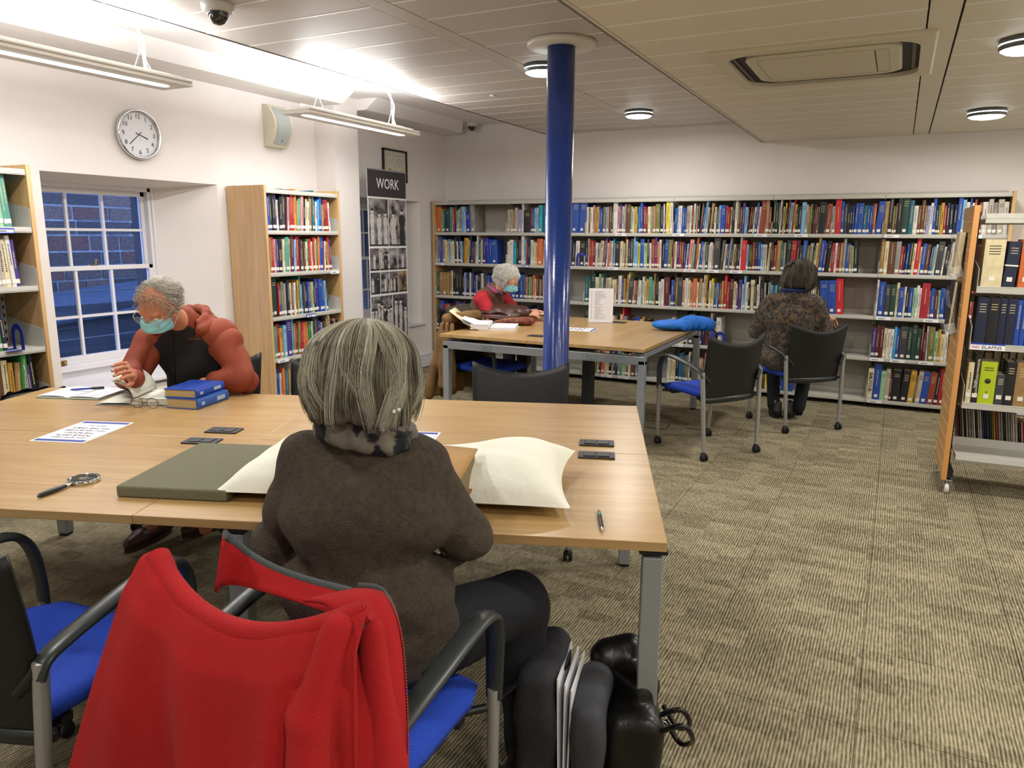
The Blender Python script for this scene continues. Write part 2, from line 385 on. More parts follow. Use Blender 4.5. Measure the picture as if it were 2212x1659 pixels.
def wall_with_hole(name, holes):
    """left wall from rear wall to back wall, thickness .6 m, real openings with splayed reveals"""
    b = MB(); ys = [YF]; X0, X1 = XL, XL-.60
    for (y0, y1, z0, z1, iy0, iy1, iz0, iz1) in holes: ys += [y0, y1]
    ys += [YB+.1]
    for k in range(0, len(ys), 2): b.quad((X0, ys[k], 0), (X0, ys[k+1], 0), (X0, ys[k+1], ZP+.1), (X0, ys[k], ZP+.1))
    for (y0, y1, z0, z1, iy0, iy1, iz0, iz1) in holes:
        b.quad((X0, y0, 0), (X0, y1, 0), (X0, y1, z0), (X0, y0, z0)); b.quad((X0, y0, z1), (X0, y1, z1), (X0, y1, ZP+.1), (X0, y0, ZP+.1))
        XF = XL-.34
        b.quad((X0, y0, z0), (X0, y1, z0), (XF, iy1, iz0), (XF, iy0, iz0)); b.quad((X0, y0, z1), (X0, y1, z1), (XF, iy1, iz1), (XF, iy0, iz1))
        b.quad((X0, y0, z0), (X0, y0, z1), (XF, iy0, iz1), (XF, iy0, iz0)); b.quad((X0, y1, z0), (X0, y1, z1), (XF, iy1, iz1), (XF, iy1, iz0))
        for yy in (iy0, iy1): b.quad((XF-.1, yy, iz0), (XF-.1, yy, iz1), (X1, yy, iz1), (X1, yy, iz0), 1); b.quad((XF, yy, iz0), (XF, yy, iz1), (XF-.1, yy, iz1), (XF-.1, yy, iz0))
        for zz in (iz0, iz1): b.quad((XF, iy0, zz), (XF, iy1, zz), (X1, iy1, zz), (X1, iy0, zz))
    # outer skin so no dusk light leaks through
    for k in range(0, len(ys), 2): b.quad((X1, ys[k]-.3, 0), (X1, ys[k+1]+.3, 0), (X1, ys[k+1]+.3, ZP+.6), (X1, ys[k]-.3, ZP+.6))
    for (y0, y1, z0, z1, iy0, iy1, iz0, iz1) in holes:
        b.quad((X1, y0-.3, 0), (X1, y1+.3, 0), (X1, y1+.3, iz0), (X1, y0-.3, iz0)); b.quad((X1, y0-.3, iz1), (X1, y1+.3, iz1), (X1, y1+.3, ZP+.6), (X1, y0-.3, ZP+.6))
        b.quad((X1, y0-.3, iz0), (X1, iy0, iz0), (X1, iy0, iz1), (X1, y0-.3, iz1)); b.quad((X1, iy1, iz0), (X1, y1+.3, iz0), (X1, y1+.3, iz1), (X1, iy1, iz1))
    return struct(b.build(name, [M_wall, mat('reveal_stone', '#4a4038', .9, noise=(12, .3))]))
W1 = (2.88, 4.235, .40, 1.85, 2.90, 3.92, .44, 1.81)
W2 = (5.86, 7.01, .485, 1.84, 5.95, 6.78, .50, 1.80)
wall_with_hole('wall_left', [W1, W2])
b = MB(); b.box(XL-.6, XR+.2, YB, YB+.15, -.08, ZP+.1); struct(b.build('wall_back', M_wall))
b = MB(); b.box(XR, XR+.15, YF, YB, -.08, ZP+.1); struct(b.build('wall_right', M_wall))
b = MB(); b.box(XL-.6, XR+.2, YF-.15, YF, -.08, ZP+.1); struct(b.build('wall_front', M_wall))
b = MB(); b.box(XL-.6, XR+.2, YF-.15, YB+.15, ZP, ZP+.12); struct(b.build('ceiling', M_ceil))
# boxed pilaster and the boxed pipe casing high on the left wall
b = MB(); b.box(XL, -4.50, 5.36, 5.68, 0, ZP); struct(b.build('trim_1', M_wall))
def casing(name, y0, y1, chamfer):
    b = MB(); xo = -4.40; zb = 2.585; zt = ZP
    p0 = [(XL, y0, zb), (xo, y0, zb), (xo+.13, y0, zt), (XL, y0, zt)]
    if chamfer: p1 = [(XL, y1, zb), (xo, y1-.16, zb), (xo+.13, y1-.34, zt), (XL, y1, zt)]
    else: p1 = [(XL, y1, zb), (xo, y1, zb), (xo+.13, y1, zt), (XL, y1, zt)]
    b.add(p0+p1, [(0, 3, 2, 1), (4, 5, 6, 7), (0, 1, 5, 4), (1, 2, 6, 5), (2, 3, 7, 6), (3, 0, 4, 7)])
    return struct(b.build(name, M_ceil))
casing('trim_2', YF, 5.36, False); casing('trim_3', 5.68, 7.52, True)
# skirting boards
b = MB()
def skirt(b, y0, y1): b.box(XL, XL+.018, y0, y1, 0, .135); b.box(XL, XL+.024, y0, y1, .135, .150)
for a, c in ((YF, 5.36), (5.68, YB)): skirt(b, a, c)
b.box(XL, -4.482, 5.342, 5.36, 0, .15); b.box(-4.50, -4.482, 5.34, 5.70, 0, .15); b.box(XL, -4.482, 5.68, 5.698, 0, .15)
struct(b.build('baseboard_left', M_trim))
b = MB(); b.box(XL+.03, XR, YB-.018, YB, 0, .15); struct(b.build('baseboard_back', M_trim))

# tile ceilings: recessed carrier plate, trim, and every metal panel as a piece of its own
ceil = bpy.data.objects['ceiling']
XE, XS = -3.445, -1.225
b = MB(); b.box(XE, XS, YF, YB, ZU+.012, ZU+.03); b.box(XE-.012, XE, YF, YB, ZU-.004, ZU+.06, 1)
cp = struct(b.build('ceiling_upper', [M_dark, mat('grey_trim', '#6f6965', .5)]))
b = MB(); b.box(XS, XR, YF, YB, ZLOW+.012, ZLOW+.03); b.box(XS, XS+.010, YF, YB, ZLOW-.004, ZU+.02, 2); b.box(XS-.016, XS, YF, YB, ZLOW-.004, ZLOW+.012, 1)
cl = struct(b.build('ceiling_lower', [M_dark, mat('grey_trim', '#6f6965', .5), M_panel2]))
def panels(x0, x1, z, ph, m, par, name='ceiling_panel'):
    w = x1-x0; t = MB(); t.box(.002, w-.002, .003, .297, 0, .010); t.box(.001, w-.001, -.0062, .0062, -.0012, .0095, 1)  # pale strip at each joint paints the highlight of the groove
    me = t.mesh(name, [m, mat('joint_highlight', '#f0eee8', .3)])
    y = ph - math.ceil((ph-YF)/.3)*.3
    while y < YB-.01:
        if y+.3 > YB: y2 = YB-y; inst(name, me, par, (x0, y, z), (0, 0, 0), (1, y2/.3*.98, 1))
        elif y > .8: inst(name, me, par, (x0, y, z))
        else: inst(name, me, par, (x0, y, z))
        y += .3
panels(XE, -2.344, ZU, 3.09, M_panel, cp); panels(-2.226, XS-.016, ZU, 3.09, M_panel, cp)
b = MB(); b.box(-2.341, -2.229, YF, YB-.002, ZU-.001, ZU+.01); b.build('ceiling_strip', M_panel, cp)
panels(XS+.012, .013, ZLOW, 3.218, M_panel2, cl); panels(.135, 1.60, ZLOW, 3.218, M_panel2, cl)
b = MB(); b.box(.018, .128, YF, YB-.002, ZLOW-.001, ZLOW+.01); b.build('ceiling_strip', M_panel2, cl)
b = MB(); b.box(1.62, XR, YF, YB-.002, ZLOW-.001, ZLOW+.01); b.build('ceiling_strip', M_panel2, cl)

# ------------------------------------------------------------------ sash windows
M_glass = mat('window_glass', '#e8eef6', .02, trans=1, ior=1.12)
def sash_window(idx, H, ycols, zu, zl, zmid):
    y0, y1, z0, z1, iy0, iy1, iz0, iz1 = H
    XF = XL-.34; r = bpy.data.objects.new('window_%d' % idx, None); COL.objects.link(r); r['kind'] = 'structure'; r.location = (XF, iy0, iz0)
    O = Vector((XF, iy0, iz0))
    def part(name, boxes, m, bevel=.003):
        b = MB()
        for q in boxes: b.box(q[0]-O.x, q[1]-O.x, q[2]-O.y, q[3]-O.y, q[4]-O.z, q[5]-O.z)
        return b.build(name, m, r, bevel)
    a, c, bt, tp = iy0+.0, iy1-.0, iz0+.12, iz1
    part('window_frame', [(XF-.08, XF+.0, a, a+.045, bt, tp), (XF-.08, XF+.0, c-.045, c, bt, tp), (XF-.08, XF+.0, a, c, tp-.03, tp), (XF-.1, XF+.03, a, c, bt-.03, bt+.012), (XF-.02, XF+.012, a-.0, a+.02, bt, tp), (XF-.02, XF+.012, c-.02, c, bt, tp)], M_trim)
    part('apron_board', [(XF-.03, XF-.01, a, c, iz0, bt-.03)], M_trim)
    part('window_sill', [(XF-.01, XL+.03, y0-.03 if idx == 2 else a, y1+.05 if idx == 2 else c, iz0-.012, iz0+.012)], M_trim)
    A, Cc = a+.045, c-.045
    def sash(xc, zb, zt, zbars, rail_b, rail_t, nm):
        s = [(xc-.018, xc+.018, A, A+.035, zb, zt), (xc-.018, xc+.018, Cc-.035, Cc, zb, zt), (xc-.018, xc+.018, A, Cc, zb, zb+rail_b), (xc-.018, xc+.018, A, Cc, zt-rail_t, zt)]
        fr = part(nm, s, M_trim)
        g = MB()
        for y in ycols: g.box(xc-.013-O.x, xc+.013-O.x, y-.009-O.y, y+.009-O.y, zb+rail_b-O.z, zt-rail_t-O.z)
        for z in zbars: g.box(xc-.012-O.x, xc+.012-O.x, A+.035-O.y, Cc-.035-O.y, z-.009-O.z, z+.009-O.z)
        g.build('glazing_bar', M_trim, fr)
        ys = [A+.035]+list(ycols)+[Cc-.035]; zs = [zb+rail_b]+list(zbars)+[zt-rail_t]
        for i in range(len(ys)-1):
            for j in range(len(zs)-1):
                p = MB(); p.box(xc-.0115-O.x, xc-.0085-O.x, ys[i]+.004-O.y, ys[i+1]-.004-O.y, zs[j]+.004-O.z, zs[j+1]-.004-O.z); p.build('pane', M_glass, fr)
        return fr
    sash(XF-.055, zmid-.01, tp-.03, zu, .03, .035, 'upper_sash')
    ls = sash(XF-.018, bt+.012, zmid+.025, zl, .055, .032, 'lower_sash')
    brass = mat('brass', '#a88448', .3, 1)
    b = MB(); ym = (ycols[0]+ycols[-1])/2
    b.box(XF-.03-O.x, XF+.0-O.x, ym-.03-O.y, ym+.03-O.y, zmid+.025-O.z, zmid+.031-O.z); b.tube([(XF-.012-O.x, ym+.02-O.y, zmid+.03-O.z), (XF-.012-O.x, ym+.025-O.y, zmid+.06-O.z)], .006, 6); b.ball((XF-.012-O.x, ym+.026-O.y, zmid+.062-O.z), .009, 8)
    b.build('sash_catch', brass, r)
    b = MB(); b.box(XF+.0-O.x, XF+.016-O.x, iy0+.17-O.y, iy0+.22-O.y, bt+.02-O.z, bt+.05-O.z); b.ball((XF+.02-O.x, iy0+.205-O.y, bt+.035-O.z), .012, 8); b.build('sash_lift', brass, r)
    # thin security rods outside
    for z in ((zl[0]+zmid)/2, (zl[0]+bt)/2, ):
        g = MB(); g.tube([(XF-.12-O.x, iy0-O.y, z-O.z), (XF-.12-O.x, iy1-O.y, z-O.z)], .004, 6); g.build('security_rod', M_silver, r)
    return r
sash_window(1, W1, (3.267, 3.535), (1.50,), (.90,), 1.225)
sash_window(2, W2, (6.24, 6.50), (1.50,), (.90,), 1.225)

# ------------------------------------------------------------------ outside: sandstone wall and boarded lean-to at dusk
M_stone = [mat('stone_%d' % i, c, .9, noise=(14, .35), bump=.6, bscale=60) for i, c in enumerate(('#7d6250', '#6b5749', '#8c6b55', '#5d5046', '#855a44'))]
b = MB(); b.box(-8.3, -7.72, 3.0, 13.0, -.3, 4.2); sw = struct(b.build('wall_outside', mat('mortar', '#c9c2b4', .95, noise=(30, .2))))
sm_ = [MB().box(0, .03, 0, 1, 0, 1).mesh('stone_block', m) for m in M_stone]
r2 = random.Random(3); z = .55; nb = 0
while z < 2.75:
    hh = r2.choice((.13, .15, .17, .12)); y = 4.0+r2.random()*.2
    while y < 8.6:
        w = r2.uniform(.22, .48)
        o = inst('stone_block', r2.choice(sm_), sw, (-7.72-.02+r2.random()*.012, y, z), (0, 0, 0), (1, w-.026, hh-.024)); y += w; nb += 1
    z += hh
b = MB()
sh = bpy.data.objects.new('lean_to_shed', None); COL.objects.link(sh); sh.location = (-7.2, 5, 0); tag(sh, 'dark boarded lean-to with a sloping roof outside the left sash window', 'shed')
M_board = mat('weathered_board', '#5e5a58', .85, noise=(9, .4), stretch=(1, .08, 1))
bd = MB().box(0, .02, 0, 2.9, 0, .098).mesh('board', M_board)
for k in range(7): inst('board', bd, sh, (.3, -1.0, .05+k*.11))
b = MB(); b.add([(.36, -1.1, .62), (.36, 2.2, .86), (-.4, 2.2, 1.05), (-.4, -1.1, .8), (.36, -1.1, .65), (.36, 2.2, .89), (-.4, 2.2, 1.08), (-.4, -1.1, .83)], [(0, 3, 2, 1), (4, 5, 6, 7), (0, 1, 5, 4), (1, 2, 6, 5), (2, 3, 7, 6), (3, 0, 4, 7)]); b.build('roof', mat('slate', '#4b4e55', .7, noise=(20, .2)), sh)
b = MB(); b.box(-9, -5.4, 1, 13, -.35, -.3); struct(b.build('ground_outside', mat('yard', '#55524e', .9)))

# ------------------------------------------------------------------ lamps
M_tube = mat('lamp_tube', '#ffffff', .5, emit=(1.0, .97, .93), estr=9)
M_led = mat('lamp_diffuser', '#ffffff', .5, emit=(.93, 1.0, .97), estr=14)
def pendant(label, y0, y1):
    L_ = y1-y0; t = thing('pendant_light', label, 'light', (-3.67, y0, 2.27)); w = .122
    b = MB(); b.box(-w, w, 0, L_, 0, .012); b.box(-w*.93, w*.93, .0, L_, .012, .022); b.box(-w, w, 0, L_, .022, .032)
    b.build('housing', M_white, t, .002)
    b = MB(); b.box(-.075, .075, .03, L_-.03, .032, .052); b.build('reflector_tray', M_white, t)
    b = MB(); b.prism([(-.028, .10), (-.018, .07), (.018, .07), (.028, .10), (.028, L_-.10), (.018, L_-.07), (-.018, L_-.07), (-.028, L_-.10)], -.002, 0); b.build('diffuser', M_tube, t)
    b = MB(); b.tube([(0, .05, .062), (0, L_-.05, .062)], .008, 8); b.build('tube', M_tube, t)
    for yy in (.22, L_-.22):
        b = MB(); b.tube([(0, yy, .41), (0, yy, .16)], .0015, 5); b.tube([(0, yy, .16), (0, yy-.06, .03)], .0015, 5); b.tube([(0, yy, .16), (0, yy+.08, .03)], .0015, 5); b.tube([(0, yy, .175), (0, yy, .15)], .004, 6)
        b.cyl((0, yy), .02, .395, .41, 12); b.build('suspension_wire', M_white, t)
    b = MB(); b.tube(smoothpath([(0, L_-.30, .41), (.005, L_-.29, .33), (.02, L_-.22, .22), (0, L_-.20, .12), (0, L_-.195, .05)]), .008, 8); b.cyl((0, L_-.195), .013, .04, .075, 10); b.build('flex_cable', M_white, t)
    area_light('pendant_down', (0, L_/2, -.01), .10, PENDANT_DOWN, COOL, (0, 0, 0), 'RECTANGLE', L_-.2, t)
    area_light('pendant_up', (0, L_/2, .075), .14, PENDANT_UP, (1, .985, .985), (PI, 0, 0), 'RECTANGLE', L_-.2, t)
    return t
pendant('long white suspended strip light nearest the camera, over the left window', 1.72, 3.06)
pendant('long white suspended strip light beyond, with both of its ends visible', 3.99, 5.28)
dl_me = None
def downlight(label, x, y, z, power=None, group=None):
    t = thing('ceiling_light', label, 'light', (x, y, z)); R = .118
    b = MB(); b.lathe([(0, 0), (R*.96, 0), (R, -.004), (R, -.02)], 32); b.lathe([(R, -.028), (R, -.042), (R*.94, -.048)], 32); b.build('rim', mat('lamp_rim', '#6d6e70', .35, .6), t)
    b = MB(); b.lathe([(R*.93, -.02), (R*1.0, -.0215), (R*1.0, -.0265), (R*.93, -.028)], 32); b.build('light_ring', mat('ring_glow', '#ffffff', .4, emit=(.95, 1, 1), estr=2.2), t)
    b = MB(); b.lathe([(R*.94, -.046), (R*.8, -.056), (R*.5, -.062), (0.001, -.064)], 32); b.build('diffuser', M_led, t)
    area_light('downlight', (0, 0, -.068), .2, power or DOWNLIGHT_W, WARM, (0, 0, 0), 'DISK', None, t)
    return t
downlight('round ceiling light on the upper ceiling, right of the blue column', -2.10, 6.47, ZU)
downlight('round ceiling light half hidden behind the top of the blue column', -2.12, 4.55, ZU)
downlight('round ceiling light at far right, above the wheeled book trolley', .45, 6.30, ZLOW)
downlight('round ceiling light cut by the right edge, beside the air conditioning unit', .43, 4.20, ZLOW)
for i_, (x, y, z) in enumerate(((-2.1, 2.6, ZU), (-2.1, .7, ZU), (.45, 2.1, ZLOW), (.45, 0, ZLOW), (-2.1, -1.2, ZU), (2.0, 6.3, ZLOW), (2.0, 4.2, ZLOW), (2.0, 2.1, ZLOW), (2.0, 0, ZLOW))):
    downlight('ceiling light out of the picture, %s ceiling, %s' % ('upper' if z == ZU else 'lower', ('over the near table', 'above the camera', 'over the floor right of the near table', 'right of the camera', 'behind the camera', 'by the back right corner', 'over the trolley', 'by the right wall', 'by the front right corner')[i_]), x, y, z)
# ------------------------------------------------------------------ blue column
M_blue = mat('column_blue', '#153784', .22, noise=(3, .12), bump=.1, bscale=60, coat=.5)
t = thing('steel_column', 'glossy royal blue round steel column standing beside the far table', 'column', (-1.785, 4.075, 0))
b = MB(); b.lathe([(.078, 0), (.078, ZU-.03), (.0, ZU-.03)], 40); b.build('shaft', M_blue, t)
b = MB(); b.lathe([(.078, ZU-.028), (.188, ZU-.028), (.192, ZU-.024), (.192, ZU-.002), (.0, ZU-.001)], 48); b.build('ceiling_collar', M_white, t)

# ------------------------------------------------------------------ tables
def rbox(b, x0, x1, y0, y1, z0, z1, m=0): return b.box(x0, x1, y0, y1, z0, z1, m)
def table_top(name, w, d, parent, x, y, z=.715, m=None):
    b = MB(); b.box(.0008, w-.0008, .0008, d-.0008, 0, .025)
    o = b.build(name, [m or M_oak], parent, .0016, 2); o.location = (x, y, z); return o
def socket(parent, x, y, rot=0):
    b = MB(); b.box(-.036, .036, -.062, .062, 0, .006); b.box(-.026, .026, -.044, -.002, .006, .009); b.box(-.026, .026, .002, .044, .006, .009)
    o = b.build('cable_flap', mat('dark_grey_plastic', '#232427', .45), parent, .0015); o.location = (x, y, .7402); o.rotation_euler = (0, 0, rot); return o
A20 = math.radians(20.6)
# near table: u to the right, v away
T1 = thing('library_table', 'big pale oak meeting table of four tops with the seated grey-haired woman at it', 'table', (0, 0, 0), A20)
for (x, y) in ((-2.630, 1.745), (-1.212, 1.745), (-2.630, 2.505), (-1.212, 2.505)):
    table_top('tabletop', 1.418 if x < -2 else 1.402, .758, T1, x, y)
def frame_leg(parent, x, y, z1=.66, s=.052):
    b = MB(); b.box(-s/2, s/2, -s/2, s/2, .012, z1); b.box(-s/2+.004, s/2-.004, -s/2+.004, s/2-.004, 0, .012, 1)
    o = b.build('leg', [M_silver, M_blackg], parent, .004, 3); o.location = (x, y, 0); return o
for (x, y) in ((.158, 1.79), (.158, 3.225), (-2.600, 1.79), (-2.600, 3.225)): frame_leg(T1, x, y, .69)
for (x, y) in ((-.945, 1.80), (-.945, 3.2)): frame_leg(T1, x, y, .69)
for x in (.158, -2.60, -.945):
    b = MB(); b.box(x-.02, x+.02, 1.81, 3.20, .64, .70); b.build('cross_rail', M_silver, T1, .004)
b = MB()
for y in (2.0, 2.35, 2.7, 3.0): b.box(-2.57, .13, y-.02, y+.02, .668, .712)
b.build('beam', mat('under_frame', '#2a2b2d', .6), T1)
for x in (.158, -2.6, -.945):
    for y in (1.79, 3.225): b = MB(); b.box(x-.035, x+.035, y-.03, y+.03, .70, .7145); b.build('top_bracket', M_blackg, T1)
for (x, y, r) in ((.014, 2.617, PI/2), (.014, 2.463, PI/2), (-1.395, 2.60, PI/2), (-1.40, 2.448, PI/2)): socket(T1, x, y, r)

T2 = thing('library_table', 'pale oak table on a grey steel frame, behind the blue column', 'table', (0, 0, 0), 0)
for x in (-3.07, -2.26): table_top('tabletop', .81, 1.64, T2, x, 4.785, m=wood('oak_table_far', '#b49563', '#a07d4e', 1, .33, coat=.25))
for (x, y) in ((-3.03, 4.83), (-1.475, 4.83), (-3.03, 6.38), (-1.475, 6.38)): frame_leg(T2, x, y, .655, .05)
for y in (4.83, 6.38):
    b = MB(); b.box(-3.055, -1.45, y-.025, y+.025, .625, .685); b.build('end_rail', M_silver, T2, .005)
for x in (-3.02, -1.49):
    b = MB(); b.box(x-.02, x+.02, 4.85, 6.36, .662, .70); b.build('side_rail', M_silver, T2, .004)
for x in (-2.68, -1.85):
    b = MB()
    n = 20; pts = []
    for i in range(n): a = 2*PI*i/n; pts.append((math.cos(a)*.018+(.032 if math.cos(a) > 0 else -.032), math.sin(a)*.019))
    b.prism(pts, 0, .008); 
    for k in range(-3, 4): b.box(k*.007-.0015, k*.007+.0015, -.013, .013, .008, .010)
    o = b.build('rail_cap', mat('cap_grey', '#7c8386', .5), T2); o.location = (x, 4.805, .655); o.rotation_euler = (PI/2, 0, 0)
b = MB()
for x in (-2.9, -2.35, -2.15, -1.6): b.box(x-.02, x+.02, 4.86, 6.35, .688, .713)
b.box(-2.45, -2.05, 4.95, 6.2, .60, .66); b.build('cable_tray', mat('under_frame', '#2a2b2d', .6), T2)
b = MB(); b.box(-2.2, -2.12, 5.55, 5.65, 0, .62); b.build('cable_riser', mat('under_frame', '#2a2b2d', .6), T2, .01)
for (x, y, r) in ((-2.36, 5.02, 0), (-2.12, 6.20, 0)): socket(T2, x, y, r+PI/2)

# ------------------------------------------------------------------ chairs
M_seat = mat('blue_upholstery', '#1740b4', .85, noise=(140, .12), bump=.25, bscale=500)
M_armtop = mat('arm_grey_rubber', '#2a2f30', .36)
M_back = mat('chair_back_black', '#0b0c0c', .5, bump=.15, bscale=700)
M_leg = mat('chair_leg_silver', '#a3a39f', .32, .5)
def make_chair(label, group, loc, rotz, perf=False, front=True):
    t = thing('office_chair', label, 'chair', loc, rotz, group)
    b = MB()
    def seat_fn(u, v):
        x = (u-.5)*(.43+.04*min(1, v*3)); y = -.195+v*.43; e = abs(2*u-1); f = abs(2*v-1)
        z = .465-.035*max(0, e-.72)**1.3*3-.05*max(0, v-.8)*2.0+.012*e*e-.03*max(0, .1-v)
        w = 1-.10*max(0, v-.85)/.15*(e**4)
        return (x*w, y, z)
    nu, nv = 14, 14; b.grid(seat_fn, nu, nv)
    def under(u, v): x, y, z = seat_fn(1-u, v); e = abs(2*u-1); return (x*.96, y*.98, z-.035-.028*(1-e**4)*(1-(2*v-1)**4))
    b.grid(under, nu, nv)
    w = nu+1; o2 = w*(nv+1); side = []
    T_ = lambda i, j: j*w+i
    U_ = lambda i, j: o2+j*w+(nu-i)
    for i in range(nu): side += [(T_(i+1, 0), T_(i, 0), U_(i, 0), U_(i+1, 0)), (T_(i, nv), T_(i+1, nv), U_(i+1, nv), U_(i, nv))]
    for j in range(nv): side += [(T_(0, j), T_(0, j+1), U_(0, j+1), U_(0, j)), (T_(nu, j+1), T_(nu, j), U_(nu, j), U_(nu, j+1))]
    b.f += side; b.m += [0]*len(side); b.sm += [True]*len(side)
    b.build('seat', M_seat, t)
    b = MB()
    def shell(u, v): x = (u-.5)*.38; y = -.19+v*.36; e = abs(2*u-1); return (x, y, .392-.03*(1-e**2)*(1-(2*v-1)**2)+.02*e)
    b.grid(shell, 8, 8); b.box(-.22, .22, -.15, -.12, .40, .42); b.box(-.22, .22, .12, .15, .395, .415); b.build('seat_shell', M_black, t)
    # back shell: gently concave to the front, upper corners swept up
    b = MB()
    def back_fn(u, v):
        s = 2*u-1; wd = .226+.018*v+.004*math.sin(v*PI); x = s*wd
        z = .40+v*(.395+.055*s*s-.012*(1-s*s)); y = -.215-.055*v-.03*v*v+.055*s*s*(.5+.5*v)
        return (x, y, z)
    b.grid(back_fn, 18, 14); bo = b.build('backrest', M_back, t, solid=.014); 
    if perf:
        d = MB()
        for r_ in range(6):
            for c_ in range(16):
                u = .10+c_*.0535+(r_ % 2)*.0267; v = .93-r_*.07-.14*(1-(2*u-1)**2)*.3
                if u > .92: continue
                p = Vector(back_fn(u, v)); q = Vector(back_fn(u+.01, v))-p; q2 = Vector(back_fn(u, v+.01))-p; n_ = q.cross(q2).normalized()
                p = p - n_*.0082 if n_.y < 0 else p + n_*.0082
                e1 = q.normalized()*.0024; e2 = q2.normalized()*.0024
                d.add([p+e1, p+e2, p-e1, p-e2], [(0, 1, 2, 3), (3, 2, 1, 0)])
        o = d.build('perforations', mat('perforation', '#4a5152', .7), bo); o['kind'] = 'stuff'
    b = MB(); pts = [Vector(back_fn(i/12, .02)) + Vector((0, -.004, -.006)) for i in range(13)]; b.tube(pts, 1, 8, flat=(.022, .012), up=(0, 0, 1)); b.build('back_band', mat('band_grey', '#1b2225', .3), t)
    for s in (-1, 1):
        # rear leg, front leg, arm
        def caster(parent, x, y):
            c = MB()
            for dx in (-.013, .013): c.lathe([(0, -.008), (.02, -.008), (.0245, -.003), (.0245, .003), (.02, .008), (0, .008)], 14, 0, Matrix.Translation((x+dx, y-.006, .0245)) @ Matrix.Rotation(PI/2, 4, 'Y'))
            c.ball((x, y+.0, .045), (.018, .022, .016), 10); c.cyl((x, y), .008, .05, .075, 8); c.build('caster', M_blackg, parent)
        b = MB(); b.tube([(s*.238, -.245, .062), (s*.246, -.235, .25), (s*.252, -.222, .45), (s*.256, -.212, .60)], [.0125, .0135, .0145, .0145], 12, flat=(1.0, 1.25), up=(1, 0, 0)); l1 = b.build('leg', M_leg, t); caster(l1, s*.238, -.245)
        b = MB(); b.tube([(s*.240, .245, .062), (s*.247, .240, .22), (s*.252, .235, .44)], [.0125, .0135, .0145], 12, flat=(1.0, 1.25), up=(1, 0, 0)); l2 = b.build('leg', M_leg, t); caster(l2, s*.240, .245)
        p = smoothpath([(s*.255, -.222, .565), (s*.258, -.205, .60), (s*.262, -.15, .622), (s*.268, -.05, .645), (s*.270, .06, .664), (s*.268, .14, .665), (s*.264, .195, .645), (s*.259, .226, .59), (s*.254, .236, .50), (s*.252, .236, .415)], 4)
        b = MB(); n_ = len(p); b.tube(p, [.95+.25*math.sin(PI*i/(n_-1)) for i in range(n_)], 10, flat=(.0225, .0105), up=(1, 0, 0)); b.build('armrest', M_armtop, t)
        b = MB(); b.tube([(s*.252, -.215, .585), (s*.235, -.225, .56), (s*.21, -.235, .53)], [.016, .014, .012], 8); b.build('arm_bracket', M_black, t)
        for yy in (-.2, .2): b = MB(); b.tube([(s*.25, yy, .41), (s*.19, yy*.75, .405)], .010, 8); b.build('seat_bracket', M_black, t)
    return t
CH = 'matching office chairs with blue seats and casters'
chair = make_chair('empty office chair nearest the camera at left, back cut by the left edge', CH, (-1.80, .965, 0), math.radians(11))
def put_chair(x, y, deg, label): return dup(chair, (x, y, 0), math.radians(deg), label, CH)
chE = put_chair(-.985, 1.13, 3, 'office chair with the red fleece jacket over its back')
def deg(fx, fy): return math.degrees(math.atan2(fy, fx))-90
put_chair(-1.10, 5.205, deg(-.403, .287), 'empty office chair angled at the right side of the far table')
put_chair(-.64, 6.25, deg(-.345, .38), 'office chair the woman in leopard print coat sits on')
put_chair(-3.159, 2.605, -159.4, 'office chair under the man in the orange and black jacket').name = 'office_chair'
chC = make_chair('office chair with a perforated back, facing us across the near table', CH, (-1.55, 3.11, 0), math.radians(-155.3), perf=True)
dup(chC, (-2.423, 2.721, 0), math.radians(-158), 'office chair back seen between the tall bookcase and the grey hair', CH)
put_chair(-2.90, 5.25, -96, 'office chair pushed under the far table with a tan coat on it')
put_chair(-3.50, 6.05, -92, 'office chair the white-haired woman sits on at the far table')

# ------------------------------------------------------------------ bookcases
def shelf_unit(root, L_, z, depth, x0=0, lip=.03, brk=True, down=True):
    """shelf in local coordinates: x along the case, y=0 front, y=depth back"""
    b = MB(); b.box(x0+.004, x0+L_-.004, .012, depth-.012, z-.004, z+.0); b.box(x0+.003, x0+L_-.003, .0, .012, z-.028, z+.004); b.box(x0+.003, x0+L_-.003, -.002, .0, z-.022, z-.006); b.box(x0+.003, x0+L_-.003, depth-.014, depth-.010, z, z+.035)
    o = b.build('shelf', M_steel, root, .0012)
    if brk:
        for xx in (x0+.001, x0+L_-.0035):
            b = MB(); y0, y1 = -.001, depth-.01; T = Matrix.Translation((xx, 0, 0)) @ Matrix(((0, 0, 1, 0), (1, 0, 0, 0), (0, 1, 0, 0), (0, 0, 0, 1)))
            b.prism([(y0, z-.028), (y1, z-.028), (y1, z+.165), (y0+.05, z+.115), (y0, z+.105)] if down else [(y0, z-.03), (y1, z-.12), (y1, z+.004), (y0, z+.004)], 0, .0022, 0, T)
            b.build('shelf_bracket', M_steel, o)
    return o
BX0, BW, BY, BD = -4.674, .9063, 7.215, .295
BC = thing('bookcase', 'long grey steel bookcase of six bays along the back wall', 'bookcase', (BX0, BY, 0))
SZ = [1.510, 1.174, .809, .445, .070]
for k in range(6):
    x = k*BW
    for z in SZ: shelf_unit(BC, BW, z, BD, x)
    shelf_unit(BC, BW, 1.84, BD, x, brk=True, down=False)
    b = MB(); b.box(x+.004, x+BW-.004, BD+.0, BD+.006, .05, 1.84); b.build('back_panel', M_steelb, BC)
